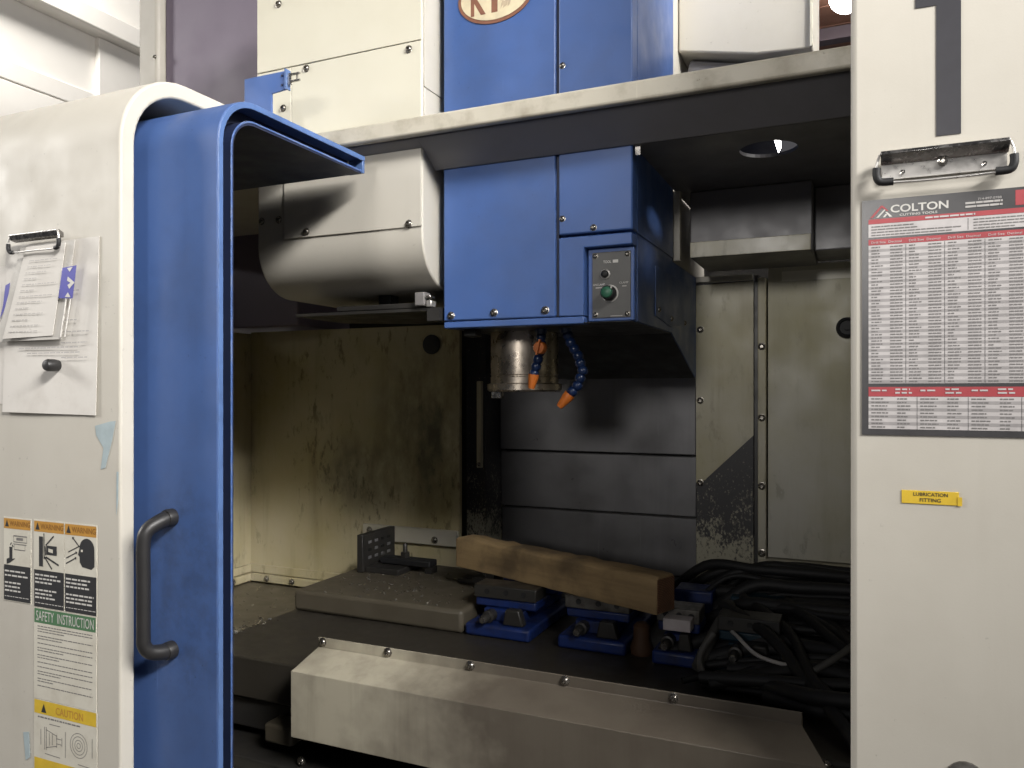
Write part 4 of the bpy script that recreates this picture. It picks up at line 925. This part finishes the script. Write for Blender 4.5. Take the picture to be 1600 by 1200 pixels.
for c in range(1, 6): vl_.quad(px0 + c * colw - .0004, px0 + c * colw, zb, zt, y2_)
for c in range(1, 4): vl_.quad(px0 + c * 0.0505 - .0004, px0 + c * 0.0505, -0.043, -0.006, y2_)
vl_.quad(px0 + .1005, px0 + .1009, 0.180, 0.193, y2_)
bands.build('row_band', 'chartband', po); tx.build('print', 'greyink', po); vl_.build('rule_line', 'ink', po)
text('COLTON', 0.0345, 0.0930, 0.2058, 0.2148, YR - 0.0016, 'whiteink', po, bold=0.02)
text('CUTTING TOOLS', 0.0440, 0.0820, 0.2015, 0.2040, YR - 0.0016, 'whiteink', po)
mk = B(); y = YR - 0.0015
mk.poly([(0.0130, 0.2015), (0.0245, 0.2150), (0.0265, 0.2150), (0.0325, 0.2085), (0.0305, 0.2085), (0.0255, 0.2130), (0.0160, 0.2015)], y).build('logo_peak', 'red', po)
B().poly([(0.0195, 0.2015), (0.0280, 0.2105), (0.0300, 0.2105), (0.0220, 0.2015)], y).poly([(0.0290, 0.2075), (0.0310, 0.2075), (0.0365, 0.2015), (0.0335, 0.2015)], y).poly([(0.0265, 0.2015), (0.0290, 0.2015), (0.0310, 0.2045), (0.0295, 0.2055)], y).build('logo_peak', 'whiteink', po)
text('714-897-0788', 0.1215, 0.1440, 0.2120, 0.2145, YR - 0.0016, 'paleink', po, bold=0)
for z in (0.2085, 0.2045): B().dashes(0.1095, 0.1440, z, 0.0022, YR - 0.0016, 1, 0.004, 0.012, 0.0006).build('print', 'paleink', po)
B().dashes(0.070, 0.118, 0.1962, 0.0019, YR - 0.0016, 1, 0.004, 0.012, 0.001).build('print', 'chart', po)
t = B()
for c in range(5):
    xa = px0 + c * colw
    text('Drill Size  Decimal', xa + .003, xa + colw * .88, 0.1716, 0.1742, YR - 0.0016, 'chart', po, bold=0)
for c in range(4):
    xa = px0 + c * 0.0505
    t.dashes(xa + .003, xa + .018, 0.0005, 0.0018, YR - 0.0016, 1, 0.004, 0.01); t.dashes(xa + .028, xa + .042, 0.0018, 0.0018, YR - 0.0016, 1, 0.004, 0.008); t.dashes(xa + .028, xa + .044, -0.0022, 0.0018, YR - 0.0016, 1, 0.004, 0.01)
t.build('print', 'chart', po)
lb = thing('fitting_label', 'yellow lubrication fitting label stuck on cream panel below chart', 'label', (0.076, YR, -0.127))
B().box(0.046, 0.1035, YR - 0.0005, YR + 0.0003, -0.1275, -0.1125).build('label_strip', 'yellow', lb, 0.0002)
B().box(0.1020, 0.1065, YR - 0.0011, YR - 0.0006, -0.1278, -0.1180).build('peeling_corner', 'yellow', lb)
text('LUBRICATION', 0.0580, 0.0925, -0.1185, -0.1145, YR - 0.0008, 'ink', lb)
text('FITTING', 0.0645, 0.0855, -0.1250, -0.1208, YR - 0.0008, 'ink', lb)
gf = thing('grease_fitting', 'dark grease fitting near bottom of cream front panel', 'grease fitting', (0.110, YR, -0.432))
B().lathe((0.110, YR, -0.432), [(0.020, 0.0003), (0.020, -0.003), (0.013, -0.005), (0.012, -0.012), (0.006, -0.014)], 'y', 20).build('collar', 'jaw', gf, 0, 40)
B().lathe((0.110, YR - 0.0141, -0.432), [(0.005, 0), (0.005, -0.01), (0.0025, -0.013)], 'y', 14).build('nipple', 'black', gf, 0, 40)
